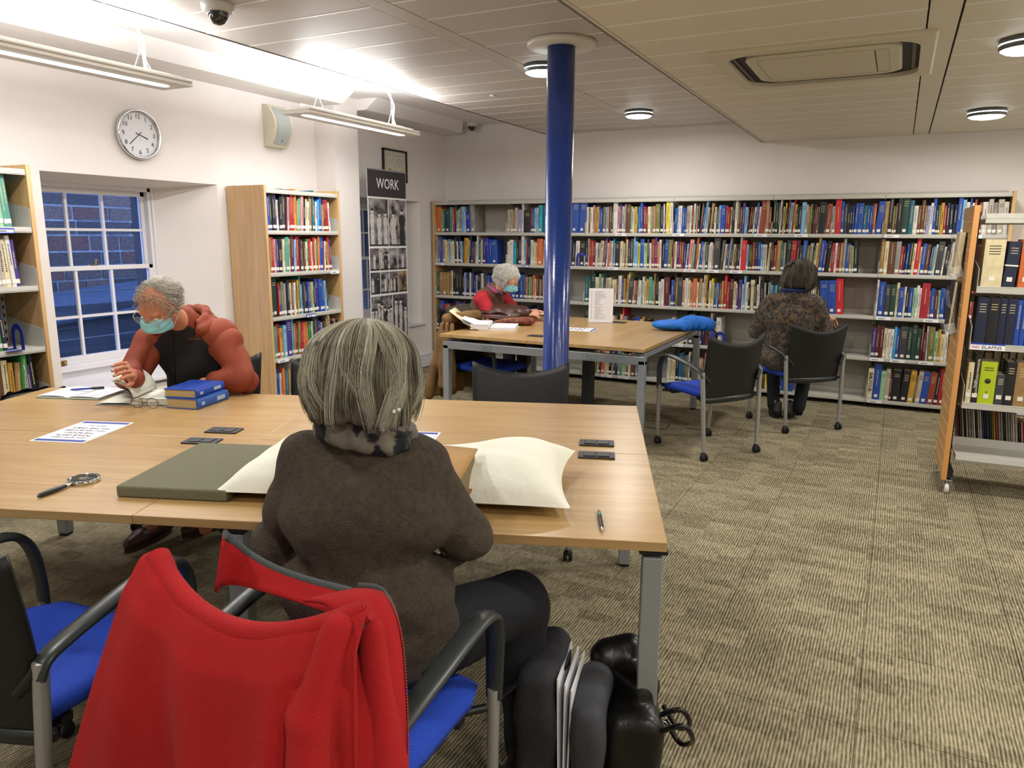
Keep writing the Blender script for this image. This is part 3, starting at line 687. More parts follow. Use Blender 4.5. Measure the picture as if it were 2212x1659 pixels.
for k in range(7):
    x = k*BW; b = MB(); xx = min(max(x, .015), 6*BW-.015); b.box(xx-.015, xx+.015, BD-.03, BD-.001, .0, 1.85)
    b.build('upright', M_steel, BC, .002)
    b = MB()
    for j in range(36): b.box(xx-.004, xx+.004, BD-.0312, BD-.029, .12+j*.048, .12+j*.048+.022)
    o = b.build('slots', M_dark, BC); o['kind'] = 'stuff'
    b = MB(); b.box(xx-.012, xx+.012, .03, BD, .012, .045); b.box(xx-.03, xx+.03, .02, .08, 0, .012); b.build('foot', M_blackg, BC)
for x in (-.024, 6*BW): b = MB(); b.box(x, x+.024, -.012, BD+.01, 0, 1.855); b.build('end_panel', [M_oakv], BC, .002)
# label holders clipped to the shelf lips
M_holder = mat('label_holder', '#d8dadd', .3); M_hblue = mat('holder_blue', '#1d3aa0', .4)
def holder(root, x, z, w=.115, m=M_holder, txt=None):
    b = MB(); b.box(x, x+w, -.008, -.003, z-.026, z+.002); b.box(x+.004, x+w-.004, -.0085, -.008, z-.021, z-.005, 1); o = b.build('label_holder', [m, M_paper], root)
    b = MB(); b.box(x+w*.15, x+w*.6, -.0089, -.0084, z-.016, z-.011); b.build('lettering', M_print, o)
for (k, i, fx) in ((0, 1, .01), (2, 0, .36), (2, 1, .28), (3, 0, .0), (3, 1, .14), (3, 1, .38), (3, 0, .84), (3, 1, .62), (4, 0, .22), (5, 0, .02), (5, 0, .68), (5, 2, .02), (5, 2, .42), (5, 2, .68), (5, 3, .0), (5, 3, .18), (5, 3, .42), (5, 4, .02), (5, 4, .7), (3, 3, .05), (3, 4, .02), (2, 4, .25), (2, 4, .45)):
    holder(BC, k*BW+fx*BW, SZ[i])
holder(BC, BW*1+.19, SZ[1], .09, M_hblue)
SIDE = [1.497, 1.172, .824, .492, .13]
def side_case(label, y0, y1):
    """case against the left wall: local x runs along world -Y... so that y=0 is its front"""
    L_ = y1-y0; t = thing('bookcase', label, 'bookcase', (-4.333, y0, 0), PI/2)
    # local x -> world +Y, local y -> world -X
    for z in SIDE: shelf_unit(t, L_-.05, z+.006, .36, .025)
    shelf_unit(t, L_-.05, 1.815, .36, .025, down=False)
    for x in (0, L_-.024): b = MB(); b.box(x, x+.024, -.006, .385, 0, 1.845); b.build('end_panel', [M_oakv, M_oakedge], t, .002)
    b = MB(); b.box(.03, L_-.03, .372, .378, .05, 1.83); b.build('back_panel', M_steelb, t)
    for x in (.04, L_-.04):
        b = MB(); b.box(x-.013, x+.013, .345, .372, 0, 1.84)
        for j in range(36): b.box(x-.004, x+.004, .3435, .346, .12+j*.048, .12+j*.048+.024, 1)
        b.build('upright', [M_steel, M_dark], t)
    b = MB(); b.box(.025, L_-.025, .02, .36, .02, .10); b.build('plinth', M_steel, t)
    return t
S2 = side_case('tall oak-ended bookcase between the left window and the pilaster', 4.315, 5.185)
S1 = side_case('tall oak-ended bookcase cut off by the left edge of the photo', 1.66, 2.585)
holder(S2, .72, SIDE[1], .11, M_holder); holder(S2, .40, SIDE[2], .11, M_hblue); holder(S2, .05, SIDE[3], .12, M_holder); holder(S1, .70, SIDE[0], .1, M_hblue)

# wheeled display trolley of shelves at right
TR = thing('book_trolley', 'double-sided shelf trolley on casters with a slatted wooden end, right edge', 'bookshelf', (.378, 4.90, 0), math.radians(2))
M_slat = wood('slatwall', '#c89b62', '#b98a50', 1, .45)
b = MB(); b.box(-.026, -.006, 0, .50, .085, 1.66, 0)
b.build('end_board', [M_slat], TR, .001)
for k in range(19):
    z = .16+k*.0785; b = MB(); b.box(-.0275, -.0255, .006, .494, z, z+.004, 0); b.build('slat_groove', mat('groove_light', '#e3c89a', .5), TR)
b = MB(); b.box(-.030, -.002, -.004, .0, .085, 1.66); b.build('edge_strip', mat('beech_edge', '#c98f52', .4), TR)
b = MB(); b.box(-.004, .030, .22, .28, .10, 1.63); b.box(-.004, .03, .01, .49, .10, .14); b.build('end_post', M_blackg, TR)
for yy in (.03, .47):
    c = MB(); c.box(-.02, .03, yy-.025, yy+.025, .076, .086); c.tube([(.005, yy, .078), (.005, yy, .06)], .012, 8); c.build('caster_plate', M_chrome, TR)
    c = MB(); c.lathe([(0, -.012), (.026, -.012), (.03, -.008), (.03, .008), (.026, .012), (0, .012)], 20, 0, Matrix.Translation((.005, yy-.012, .030)) @ Matrix.Rotation(PI/2, 4, 'Y'))
    co = c.build('caster', mat('white_wheel', '#cfcdc6', .4), TR)
    c = MB(); c.box(-.014, -.010, yy-.03, yy+.012, .02, .074); c.box(.020, .024, yy-.03, yy+.012, .02, .074); c.build('fork', M_chrome, co)
TZ = [1.215, .895, .553]
for z in TZ:
    for (ya, yb) in ((0.0, .215), (.285, .50)):
        b = MB(); b.box(.03, 1.0, ya, yb, z-.004, z); yy = ya if ya < .1 else yb-.012; b.box(.03, 1.0, yy, yy+.012, z-.032, z+.004); o = b.build('shelf', M_steel, TR, .0012)
        b = MB(); b.prism([(ya, z-.032), (yb, z-.032), (yb, z+.14), (ya, z+.10)] if ya < .1 else [(ya, z-.032), (yb, z-.032), (yb, z+.10), (ya, z+.14)], .028, .031, 0, Matrix(((0, 0, 1, 0), (1, 0, 0, 0), (0, 1, 0, 0), (0, 0, 0, 1)))); b.build('shelf_bracket', M_steel, o)
b = MB(); b.box(.03, 1.0, .0, .5, 1.585, 1.589); b.box(.03, 1.0, 0, .01, 1.563, 1.615); b.box(.03, 1.0, .49, .5, 1.563, 1.615); b.build('top_shelf', M_steel, TR, .001)
for z in (1.115, .50): b = MB(); b.box(.03, 1.0, .243, .257, z, z+.05); b.build('spine_rail', M_steelb, TR)
b = MB(); b.prism([(.0, .215), (.012, .20), (.012, .215), (.13, .225), (.24, .245), (.24, .30), (.23, .30), (.23, .25), (.125, .235), (.0, .245)], .03, 1.0, 0, Matrix(((0, 0, 1, 0), (1, 0, 0, 0), (0, 1, 0, 0), (0, 0, 0, 1))))
b.box(.03, 1.0, .26, .49, .22, .224); b.build('bottom_shelf', mat('steel_light', '#c4c4bd', .45), TR)
b = MB(); b.box(.032, .20, -.006, -.003, .895-.030, .895+.004); o = b.build('shelf_label', M_paper, TR)
b = MB(); b.box(.032, .20, -.0065, -.003, .895+.0, .895+.008); b.build('label_band', M_hblue, o)
text('lettering', 'A&S', .022, mat('print_red', '#c0342e', .6), o, (.058, -.0063, .881), (PI/2, 0, 0))
text('lettering', 'ELAFNS', .026, M_print, o, (.135, -.0063, .880), (PI/2, 0, 0), sx=1.1)
# clear acrylic display pockets on the slatwall, each with a book (books themselves are things)
M_acr = mat('acrylic', '#f2f5f5', .05, alpha=.16)
def pocket(z, label):
    t = MB(); T = Matrix.Translation((-.028, .28, z)) @ Matrix.Rotation(-.28, 4, 'Y')
    t.box(-.055, -.052, -.13, .13, 0, .10, 0, T); t.box(-.055, .0, -.13, .13, -.003, 0, 0, T); t.box(-.003, 0, -.13, .13, 0, .25, 0, T); t.box(-.055, 0, -.13, -.127, 0, .06, 0, T)
    t.build('display_pocket', M_acr, TR)
pocket(1.27, ''); pocket(.94, '')
# ------------------------------------------------------------------ books
PAL = dict(o=('orange', '#c4622f'), r=('dark red', '#9c1f2b'), R=('bright red', '#c0202a'), m=('maroon', '#561c26'), p=('dusty pink', '#c08a82'), b=('blue', '#1d4599'), B=('royal blue', '#0f2f9a'),
 n=('navy', '#161d38'), s=('pale blue', '#79a8cc'), S=('sky blue', '#2f93cf'), t=('teal', '#1c5f6c'), T=('turquoise', '#1f98b4'), c=('cream', '#cfc19a'), w=('white', '#cfcbc3'), g=('dark green', '#1c3a30'),
 G=('green', '#2c7d3a'), l=('pale green', '#8fb790'), y=('yellow', '#d3c22c'), Y=('mustard', '#bb8e34'), k=('black', '#141416'), K=('charcoal', '#34373c'), e=('grey', '#83827f'), q=('stone grey', '#aba294'),
 u=('brown', '#5f3b24'), U=('tan', '#967548'), v=('purple', '#40357a'), V=('lavender', '#9a98bf'), i=('olive', '#6b6a3c'), x=('brick red', '#8a3a2c'), j=('sea green', '#4f8a7c'))
KEYS = list(PAL); BM = [mat('book_'+PAL[k][0].replace(' ', '_'), PAL[k][1], .5, noise=(25, .12)) for k in KEYS]
BM += [mat('book_pages', '#cbbf9f', .85, noise=(300, .15), stretch=(1, 1, .2)), mat('spine_sticker', '#dedbd0', .6), mat('title_light', '#b9ad84', .5), mat('title_dark', '#22201f', .6)]
MI = {k: i for i, k in enumerate(KEYS)}; NP = len(KEYS)
ORD = ['', 'first', 'second', 'third', 'fourth', 'fifth', 'sixth', 'seventh', 'eighth', 'ninth', 'tenth', 'eleventh', 'twelfth', 'thirteenth', 'fourteenth', 'fifteenth', 'sixteenth', 'seventeenth', 'eighteenth', 'nineteenth', 'twentieth']
def ordn(n):
    if n <= 20: return ORD[n]
    return {2: 'twenty-', 3: 'thirty-', 4: 'forty-'}[n//10]+ORD[n % 10] if n % 10 else {3: 'thirtieth', 4: 'fortieth'}[n//10]
rb = random.Random(11)
def book_geo(b, w, h, d, ci, which='all', T=None, title=True, label=True, lz=None, seed=0):
    """spine at y=0 facing -y; x across the spine"""
    t = min(.0028, w*.18); r = random.Random(seed)
    if which in ('all', 'cover'):
        n = 5; sp = [(w/2-w/2*math.cos(PI*i/(n-1)), .004-.004*math.sin(PI*i/(n-1))) for i in range(n)]
        b.prism(sp+[(w, d), (w-t, d), (w-t, .007), (t, .007), (t, d), (0, d)], 0, h, ci, T)
    if which in ('all', 'pages'): b.box(t, w-t, .006, d-.004, .003, h-.004, NP, T)
    if label and which in ('all', 'label') and w > .010:
        z = lz if lz is not None else h*.06+.004; ww = min(w*.88, .026); b.box(w/2-ww/2, w/2+ww/2, -.0009, .001, z, z+min(.024, ww*1.1+.006), NP+1, T)
    if title and which in ('all', 'title') and w > .009:
        dark = PAL[KEYS[ci]][0] in ('cream', 'white', 'yellow', 'stone grey', 'pale green', 'pale blue', 'lavender', 'dusty pink', 'turquoise', 'mustard')
        mm = NP+3 if dark else NP+2
        if w > .032 and r.random() < .7:
            for q in range(r.choice((2, 3, 4))): zz = h*(.86-q*.055); b.box(w*.22, w*.78, -.0006, .001, zz-.0025, zz+.0015, mm, T)
        else:
            a = r.uniform(.3, .45)*h; c = r.uniform(.7, .92)*h; k = min(.0028, w*.16)
            z = a
            while z < c: s_ = r.uniform(.004, .010); b.box(w/2-k, w/2+k, -.0006, .0015, z, z+s_, mm, T); z += s_+.004
def parse(s):
    out = []; i = 0
    while i < len(s):
        out.append((s[i], int(s[i+1]), int(s[i+2]))); i += 3
    return out
CAND = []   # (score, matrix, w, h, d, colour, label, group, near)
def row(M, L_, s, where, group, near=False, align='L', score=1.0, pitch=.008, hmax=.33, gap0=.004, gap1=.006, lean_end=True):
    T = parse(s); tot = sum(w for c, h, w in T)*pitch
    f = min(1.0, (L_-gap0-gap1)/tot) if align != 'R' else 1.0
    if align == 'L' and not any(c == '.' for c, h, w in T[-2:]) and tot > L_*.8: f = (L_-gap0-gap1)/tot
    x = gap0 if align == 'L' else L_-gap1-tot
    n = 0; N_ = sum(1 for t in T if t[0] != '.'); lean = 0
    for c, hh, ww in T:
        w = ww*pitch*f
        if c != '.':
            n += 1; h = min(hmax, .163+.0195*hh+rb.uniform(-.004, .004)); d = min(.24, h*rb.uniform(.62, .78))
            if n % 7 == 0: lean = rb.choice((0, 0, .03, -.03, .055))
            if lean_end and N_-n < 3 and s[-3] == '.': lean = -.05
            y = rb.uniform(.012, .03); nm = PAL[c][0]
            sz = 'tall ' if hh >= 8 else ('short ' if hh <= 3 else ''); th = 'thick ' if ww >= 7 else ('thin ' if ww <= 2 else '')
            lab = '%s%s%s book, %s from left, %s' % (sz, th, nm, ordn(n), where)
            T4 = M @ Matrix.Translation((x+(math.sin(abs(lean))*h if lean < 0 else 0)*0, y, 0)) @ Matrix.Translation((w/2, 0, 0)) @ Matrix.Rotation(lean, 4, 'Y') @ Matrix.Translation((-w/2+.0004, 0, abs(math.sin(lean))*w/2))
            P = T4.translation; cd = (P-Vector((0, 0, CAMZ))).length
            CAND.append((score*w*h/cd**2*(10 if near else 1), T4, w-.0008, h, d, c, lab, group, near))
        x += w
BR = ['top', 'second', 'third', 'fourth', 'bottom']; BAYN = ['first', 'second', 'third', 'fourth', 'fifth', 'sixth']
ROWS = [
 ["o68Y53s42t43g58j65w42r53K73q44l52U63s66w32B37e78.09.09.09.09.09.09", "q43q44U43q53V46w82k49r52b43s53w52T65t69w64Y93q55k33n43i62K66b99b89",
  "w53u42w54p62U54Y53b52b43i54V52e53u54K42w86p53v63q54e62u66j52l52w42Y54b42T52b74r54u42c54e53U54i66n54w62v52y95w74",
  "b44s52w55b45b42q53q52w53r42w63G42p52n63u63b43s83q43k32U64n43w43u43s53b57r53r43c43k84w94u63u43v64s44k42x42k43c43b63w43x78l52U84x43",
  "g84g63g63w82m42w42y62k42m83e62s63R82Y53k44n44s66q53U43i53g52u52m43q42k69q52x56q43e44R98b64K55n43k43b43b54b57t45b44b43v52o53b69",
  "U64k84i42u52k84g97t64w44u43u63U42V43w53b73k42i42Y53r42n53n43n43b94s63w53b82w52x62k43x53w55q64e54q65w54"],
 ["q72V54b64p54c53c44s53c43w43k64w42n73s44u42Y66c53n73b42u44q43w82t53j42w52m65B66b53b59.08", "w43w55T44k43K54w74s52r42n54w53c43c43o67w53S98l53q52K43b43e54w43m53K55n44w55k57",
  "n53q62x53R54m53w43q43q55x53v62w42o53V53w42T62e42n56c55q43x82c62K54K64s73s54y43b66l45K63w43x65v73o53w63n43b65i66",
  "x53w53v53x54x53b43w42v42p66j43x94c43b55w42w52g54w42w54p42K79K65c43b43e73g43q43u42u42n44w82R67s43k42u42u42x53n54b54s43w42w43c53",
  "u53m42x44U67t53e53g67r67m65g44b66i44q55g42c53Y84b66v53k66U43r54w53r54U54e74b56Y43j43k65.09.09.09",
  "U74c64u67e65r43n42b53k63c53R84c42b54u54b42j42w52K66w42k54q53w64w52b66v34x34w34u55g54r55b55k54"],
 ["t53K42U56U55U55U64w62k75k75k75K43w53b53k43w53n64B43w43k55w54K53n54b43", "w43b63b67n55b57K54p42g42l42i43o53w33m44U33n43w53q43r53y54q54t56",
  "t56g64g77w53c53l73w53K54q53c53c53s42y42w43c42w42u43w65b43U54Y72c82K57p43x43j52w43w44j42w63c42Y54j66j43U92k65w43w55m69",
  "b55m92i64K67p54w65c54p43o67w43U65w42w83Y93k43w53y63w42v42t42s42v42x43U54R94x54m66c54w42m42v65w42s83w55k43c66k43w43w92k66e53",
  "e53s42t43s42g57k54k54g66K54u54k54k54w33c43k54b79b78R87.09.09",
  "w82b77K65g66c73b55w52k53b54l53w63w52r78p42b54m43l42b55n68s67t65x78x54u56g55k55"],
 ["k43w42b76R54U56c43n54R54v77K55b55w44.09.09.09.09", "k44g42w43l33w43U33c43l43w33b65e43c33k44g66b44w43", "g99g92e33t33p32n33w34b54b54k45w43U43b23b23c54R82s43u43k37b33b45c33Y43k37.09.09b33n33",
  "b33q52q53w34c34c34k42k92w52K78m35q53v43n54m65q93b55U43w66.09.09.09.09.09.09", ".09.09.09.09.09.09.09n54U43n55.09.09",
  "v54m64m64c53w54w53S63b53K68g64g75g64m93m43w72i76l53Y63c44w53r53t64w92c53c53q42s64n44u65r55k55"],
 ["n43b44b43w43q44u43b44.09.09.09.09.09", "n43b44b43n43w43q44b43u44.09.09.09.09", "n44n45n43w43e43i54w43K43o56w43c44k54y42b54K54e54j43l43l43x43w54u67s43K54j43.09.09.09.09",
  "w43c44c43n74t65b53i54w72n54o54c43c43p42c43p72R53w44.09.09", "u44y56q43k55b55b55b43b34.09.09.09.09.09.09", "c66b88l55q65m42k69k68Y66i42q65b67x67k64r88w43b68b67K68K65k67"]]
for r_ in range(5):
    for k in range(6):
        M = Matrix.Translation((BX0+k*BW, BY, SZ[r_]+.0003))
        sc = 1.0
        if r_ >= 3 and k <= 2: sc = .1
        if r_ == 3 and k == 3: sc = .5
        if r_ == 4 and k in (3, 4): sc = .4
        if r_ == 2 and k in (0, 1): sc = .7
        if k == 1: sc *= .6
        row(M, BW, ROWS[r_][k], '%s shelf, %s bay of the back-wall bookcase' % (BR[r_], BAYN[k]), 'books in the long back-wall bookcase', False, 'L', sc, hmax=.318)
S2R = ["T63b54K64k75v63w43k54K87m72q54r85r84Y93U43j54p65n55c53w43U76t93k43w43S53b65U34m54r57w43.09", "w43U63r65p54v54n53k43c54j67c53m76s54r68K54q43u43w43G54R54w43r64c53G53o64b67x42w43k54Y43R63v53.09",
 "x43g88r52b43i64e54n64c54u53w53n43Y63t83s43K54n43b54U54l53n53v65b66b54s53n42.09.08", "x42j54r64Y44s54v87S83U53x53i63r54o53o53o53G54w52K78v54V44k64U64w84k44p54k44", "b67w43o64t55U54w84w94n65k55b54U55K55c43r44"]
for r_, s in enumerate(S2R):
    M = Matrix.Translation((-4.333, 4.315+.03, SIDE[r_]+.0063)) @ Matrix.Rotation(PI/2, 4, 'Z')
    row(M, .81, s, '%s shelf of the oak bookcase between windows' % BR[r_], 'books in the bookcase between the windows', True, 'L', 1.0 if r_ < 4 else .6)
S1R = ["x55U66i95c92e64k73Y53k84l84j63j73.09", "s55K54n55B84q52q53c54w63v53.08", "w54k55n56b66b66G63n43.09.09.04", "x54g66m64u65c64Y53U54G74w42v43k83.05"]
for r_, s in enumerate(S1R):
    M = Matrix.Translation((-4.333, 1.66+.03, SIDE[r_]+.0063)) @ Matrix.Rotation(PI/2, 4, 'Z')
    row(M, .86, s, '%s shelf of the bookcase at the left edge' % BR[r_], 'books in the bookcase at the left edge', True, 'R', 1.5, gap1=.004)
CAND.sort(key=lambda c: -c[0])
LIMIT = 262
bulk = MB()
def place_book(c):
    sc, T4, w, h, d, col, lab, grp, near = c; ci = MI[col]; sd = int(w*1e5)+int(h*1e5)
    if near:
        b = MB(); book_geo(b, w, h, d, ci, 'cover', None, seed=sd); o = b.build('book', BM); o.matrix_world = T4
        b = MB(); book_geo(b, w, h, d, ci, 'pages'); b.build('pages', BM, o)
        if w > .013: b = MB(); book_geo(b, w, h, d, ci, 'label'); b.build('spine_label', BM, o)
        if w > .013: b = MB(); book_geo(b, w, h, d, ci, 'title', seed=sd); b.build('title', BM, o)
    else:
        b = MB(); book_geo(b, w, h, d, ci, 'all', seed=sd, label=(sd % 10 < 7)); o = b.build('book', BM); o.matrix_world = T4
    tag(o, lab, 'book', grp); return o
SPECIAL = {}
for i, c in enumerate(CAND):
    if i < LIMIT:
        o = place_book(c)
        if c[6].startswith('cream book, first from left, bottom shelf, sixth bay'): text('lettering', 'BALFOUR', .040, BM[NP+3], o, (c[2]/2, -.0013, c[3]*.56), (PI/2, PI/2, 0), sx=1.0)
        if 'royal blue book' in c[6] and 'second shelf of the bookcase at the left edge' in c[6]: text('lettering', 'THE MOBILE SCOT', .024, BM[NP+1], o, (c[2]/2, -.0013, c[3]*.56), (PI/2, PI/2, 0), sx=.95)
    else:
        book_geo(bulk, c[2], c[3], c[4], MI[c[5]], 'all', c[1], seed=i, label=(i % 10 < 7))
o = bulk.build('books', BM); tag(o, 'remaining small books lined up on the shelves of the long back-wall bookcase', 'books'); o['kind'] = 'stuff'
# bookends: blue arched plates
M_bend = mat('bookend_blue', '#1b2a86', .4)
def bookend(M, label):
    b = MB(); T = Matrix(((1, 0, 0, 0), (0, 0, 1, 0), (0, 1, 0, 0), (0, 0, 0, 1)))
    a = [(math.cos(PI*i/8)*.055, .09+math.sin(PI*i/8)*.055) for i in range(9)]; inner = [(math.cos(PI-PI*i/8)*.026, .085+math.sin(PI-PI*i/8)*.03) for i in range(9)]
    b.prism([(.055, 0)]+a+[(-.055, 0), (-.026, 0)]+inner+[(.026, 0)], 0, .0015, 0, T); b.box(-.055, .055, 0, .09, 0, .0012)
    o = b.build('bookend', M_bend); o.matrix_world = M; return tag(o, label, 'bookend')
bookend(Matrix.Translation((BX0+.31, BY+.02, SZ[0]+.001)), 'blue arched bookend on the top shelf, first bay of the back bookcase')
bookend(Matrix.Translation((BX0+2*BW-.045, BY+.02, SZ[1]+.001)), 'blue arched bookend on the second shelf, just right of the blue column')
bookend(Matrix.Translation((BX0+3*BW+.50, BY+.02, SZ[3]+.001)), 'blue arched bookend on the fourth shelf, above the empty office chair')
bookend(Matrix.Translation((-4.36, 2.43, SIDE[2]+.0075)) @ Matrix.Rotation(PI, 4, 'Z'), 'blue bookend at the end of leaning books, bookcase at left edge')

# trolley books: individually sized, on the trolley's own frame
TM = TR.matrix_basis.copy()
def tbook(x, y, z, w, h, d, col, label, lean=0, flip=False, texts=None, thin=False, lab=True, name='book', cat='book', grp='books on the wheeled trolley'):
    T4 = TM @ Matrix.Translation((x, y, z)) @ (Matrix.Translation((w, 0, 0)) @ Matrix.Rotation(PI, 4, 'Z') if flip else Matrix.Identity(4)) @ Matrix.Rotation(lean, 4, 'Y')
    ci = MI[col]; b = MB(); sd = int(x*1e4)
    if thin: book_geo(b, w, h, d, ci, 'all', seed=sd, label=False, title=False)
    else: book_geo(b, w, h, d, ci, 'cover', seed=sd)
    o = b.build(name, BM); o.matrix_world = T4
    if not thin:
        b = MB(); book_geo(b, w, h, d, ci, 'pages'); b.build('pages', BM, o)
        if lab: b = MB(); book_geo(b, w, h, d, ci, 'label', lz=.035); b.build('spine_label', BM, o)
        b = MB(); book_geo(b, w, h, d, ci, 'title', seed=sd); b.build('title', BM, o)
    return tag(o, label, cat, grp)
x = .045
for w, h, c, lab, ln in ((.098, .262, 'c', 'thick cream book, leftmost on the upper shelf of the wheeled trolley', 0), (.058, .252, 'n', 'navy book with white band beside the thick cream book on the trolley', .05), (.064, .262, 'o', 'orange book on the upper shelf of the wheeled trolley', 0), (.034, .25, 't', 'dark teal book right of the orange book on the trolley', 0), (.06, .262, 'T', 'turquoise book cut by the right edge, upper trolley shelf', 0), (.05, .25, 'e', 'grey book beyond the turquoise book, upper trolley shelf', 0)):
    o = tbook(x, .012, TZ[0]+.0005, w, h, .17, c, lab, ln); x += w+.003+(.012 if ln else 0)
    if c == 'n': b = MB(); b.box(-.001, w+.001, -.0015, .12, .118, .126); b.build('paper_band', BM[NP+1], o)
x = .045
for i, (w, c) in enumerate(((.055, 'n'), (.052, 'k'), (.034, 'n'), (.044, 'n'), (.024, 'b'), (.024, 'b'), (.032, 'b'), (.027, 'b'), (.031, 'b'), (.025, 'b'), (.03, 'b'), (.026, 'b'), (.03, 'b'))):
    nm = ('dark navy', 'black', 'slim navy', 'medium navy')[i] if i < 4 else 'blue'
    tbook(x, .014+rb.random()*.004, TZ[1]+.0005, w, .262 if i < 4 else .255, .17, c, '%s gilt-lettered volume, %s from left on the trolley\'s middle shelf' % (nm, ordn(i+1)), lab=False); x += w+.0015
x = .04
TB = [(.028, .235, 'c', 'slim cream book, leftmost on the third shelf of the trolley'), (.030, .285, 'k', 'tall black dictionary with white lettering down its spine, on the trolley'), (.079, .245, 'y', 'thick lime yellow book with white label on the trolley'), (.042, .175, 'K', 'short charcoal book right of the lime yellow book on the trolley'), (.046, .25, 'k', 'black book with grey photo spine beside tan volumes on the trolley'), (.064, .25, 'U', 'first tan gilt volume from left on the third trolley shelf'), (.058, .25, 'U', 'second tan gilt volume from left on the third trolley shelf'), (.058, .25, 'U', 'third tan gilt volume, cut by the right edge, third trolley shelf')]
for w, h, c, lab in TB:
    o = tbook(x, .012, TZ[2]+.0005, w, h, .17, c, lab)
    if h > .28:
        text('lettering', 'The Dictionary of SCOTTISH PAINTERS', .0125, BM[NP+1], o, (w*.64, -.0008, h*.54), (PI/2, PI/2, 0)); text('lettering', '1600-1960', .0115, BM[NP+1], o, (w*.30, -.0008, h*.40), (PI/2, PI/2, 0))
    if c == 'y': o.data.materials[MI['y']] = mat('lime_cloth', '#a9bd14', .5); b = MB(); b.lathe([(0, 0), (.015, 0), (.015, .0006), (0, .0006)], 16, 0, Matrix.Translation((w/2, -.0005, h*.55)) @ Matrix.Rotation(PI/2, 4, 'X')); b.lathe([(0, 0), (.005, 0), (.005, .0006), (0, .0006)], 12, 1, Matrix.Translation((w/2, -.0005, .072)) @ Matrix.Rotation(PI/2, 4, 'X')); b.build('emblem', [mat('emblem_dark', '#26310d', .6), mat('print_red', '#c0342e', .6)], o)
    x += w+.0015
# far side of the trolley: backs of dark books and the leaning pamphlets low down
x = .06
for i, c in enumerate('kmuKknnkrmk'):
    w = rb.uniform(.03, .05); tbook(x, .485, TZ[2]+.0005, w, rb.uniform(.26, .30), .17, c, '%s book, %s from left, third shelf on the trolley\'s far side' % (PAL[c][0], ordn(i+1)), flip=True, lab=False); x += w+.002
x = .05
for i, c in enumerate('rwkKnkqk'):
    w = rb.uniform(.028, .045); tbook(x, .485, TZ[0]+.0005, w, rb.uniform(.2, .25), .16, c, '%s book, %s from left, upper shelf on the trolley\'s far side' % (PAL[c][0], ordn(i+1)), flip=True, lab=False); x += w+.002
x = .07; i = 0
for c in 'muqkqeqwkqcbnKgiYxeqkqeqwqkprUU':
    w = rb.uniform(.006, .012) if i < 28 else .03; i += 1
    tbook(x, .29, .226, w, .235-(.05 if i > 26 else 0), .17, c, '%s pamphlet, %s from left on the bottom shelf of the trolley' % (PAL[c][0], ordn(i)), lean=-.14, thin=True, lab=False, name='pamphlet' if i < 29 else 'book', cat='pamphlet' if i < 29 else 'book', grp='pamphlets low on the wheeled trolley'); x += w+.0035
for k, (z, c, lab) in enumerate(((1.285, 'c', 'hardback displayed in the upper clear pocket on the slatted trolley end'), (.955, 'k', 'large dark book displayed in the lower clear pocket on the trolley end'))):
    b = MB(); hh, ww, th = (.245, .17, .030) if k == 0 else (.29, .21, .018)
    b.box(0, .003, 0, ww, 0, hh, MI[c]); b.box(th-.003, th, 0, ww, 0, hh, MI[c]); b.box(0, th, ww-.003, ww, 0, hh, MI[c]); o = b.build('book', BM); o.matrix_world = TM @ Matrix.Translation((-.028-.052, .28-ww/2, z-.012)) @ Matrix.Rotation(.24 if k == 0 else .22, 4, 'Y')
    o.matrix_world = TM @ Matrix.Translation((-.028-.047, .28-ww/2, z-.010)) @ Matrix.Rotation(.04, 4, 'Y')
    b = MB(); b.box(.003, th-.003, .004, ww-.004, .004, hh-.004, NP); b.build('pages', BM, o); tag(o, lab, 'book')
# ------------------------------------------------------------------ people
def hair_mat(n, c, c2): return mat(n, c, .55, noise=(60, .3), stretch=(1, 1, .12), col2=c2, bump=.4, bscale=260)
M_skin = mat('skin_man', '#b97a5c', .55, noise=(18, .12)); M_skin2 = mat('skin_woman', '#c58f78', .55, noise=(18, .1))
M_lips = mat('lips', '#9c5a50', .5); M_nail = mat('nail', '#d3a594', .35)
def strands(name, paths, r0, mats, midx, parent, taper=.35):
    """paths (n,k,3) -> one mesh of thin three-sided strands"""
    P = np.asarray(paths, float); n, k, _ = P.shape
    t = np.gradient(P, axis=1); t /= np.linalg.norm(t, axis=2, keepdims=True)+1e-9
    up = np.array([.31, .52, .79]); a = np.cross(t, up); a /= np.linalg.norm(a, axis=2, keepdims=True)+1e-9; b = np.cross(t, a)
    w = r0*(1-(1-taper)*np.linspace(0, 1, k)**2)[None, :, None]*np.ones((n, 1, 1))
    V = np.stack([P+w*(a*math.cos(q)+b*math.sin(q)) for q in (0, 2.094, 4.189)], 2)
    base = (np.arange(n)[:, None, None]*k+np.arange(k-1)[None, :, None])*3; j = np.arange(3)[None, None, :]
    Q = np.stack([base+j, base+(j+1) % 3, base+3+(j+1) % 3, base+3+j], 3).reshape(-1, 4)
    V = V.reshape(-1, 3)
    me = bpy.data.meshes.new(name); me.vertices.add(len(V)); me.vertices.foreach_set('co', V.ravel()); me.loops.add(len(Q)*4); me.loops.foreach_set('vertex_index', Q.ravel().astype(np.int32))
    me.polygons.add(len(Q)); me.polygons.foreach_set('loop_start', np.arange(0, len(Q)*4, 4, dtype=np.int32)); me.update(calc_edges=True)
    for m in mats: me.materials.append(m)
    mi = np.repeat(np.asarray(midx), (k-1)*3); me.polygons.foreach_set('material_index', mi.astype(np.int32)); me.polygons.foreach_set('use_smooth', [True]*len(Q))
    o = bpy.data.objects.new(name, me); COL.objects.link(o); o.parent = parent; return o
def tf(c, M, s=1.0):
    c = np.array(c, float); M = np.array(M, float)
    return lambda p: tuple(c+M@(np.array(p, float)*s))
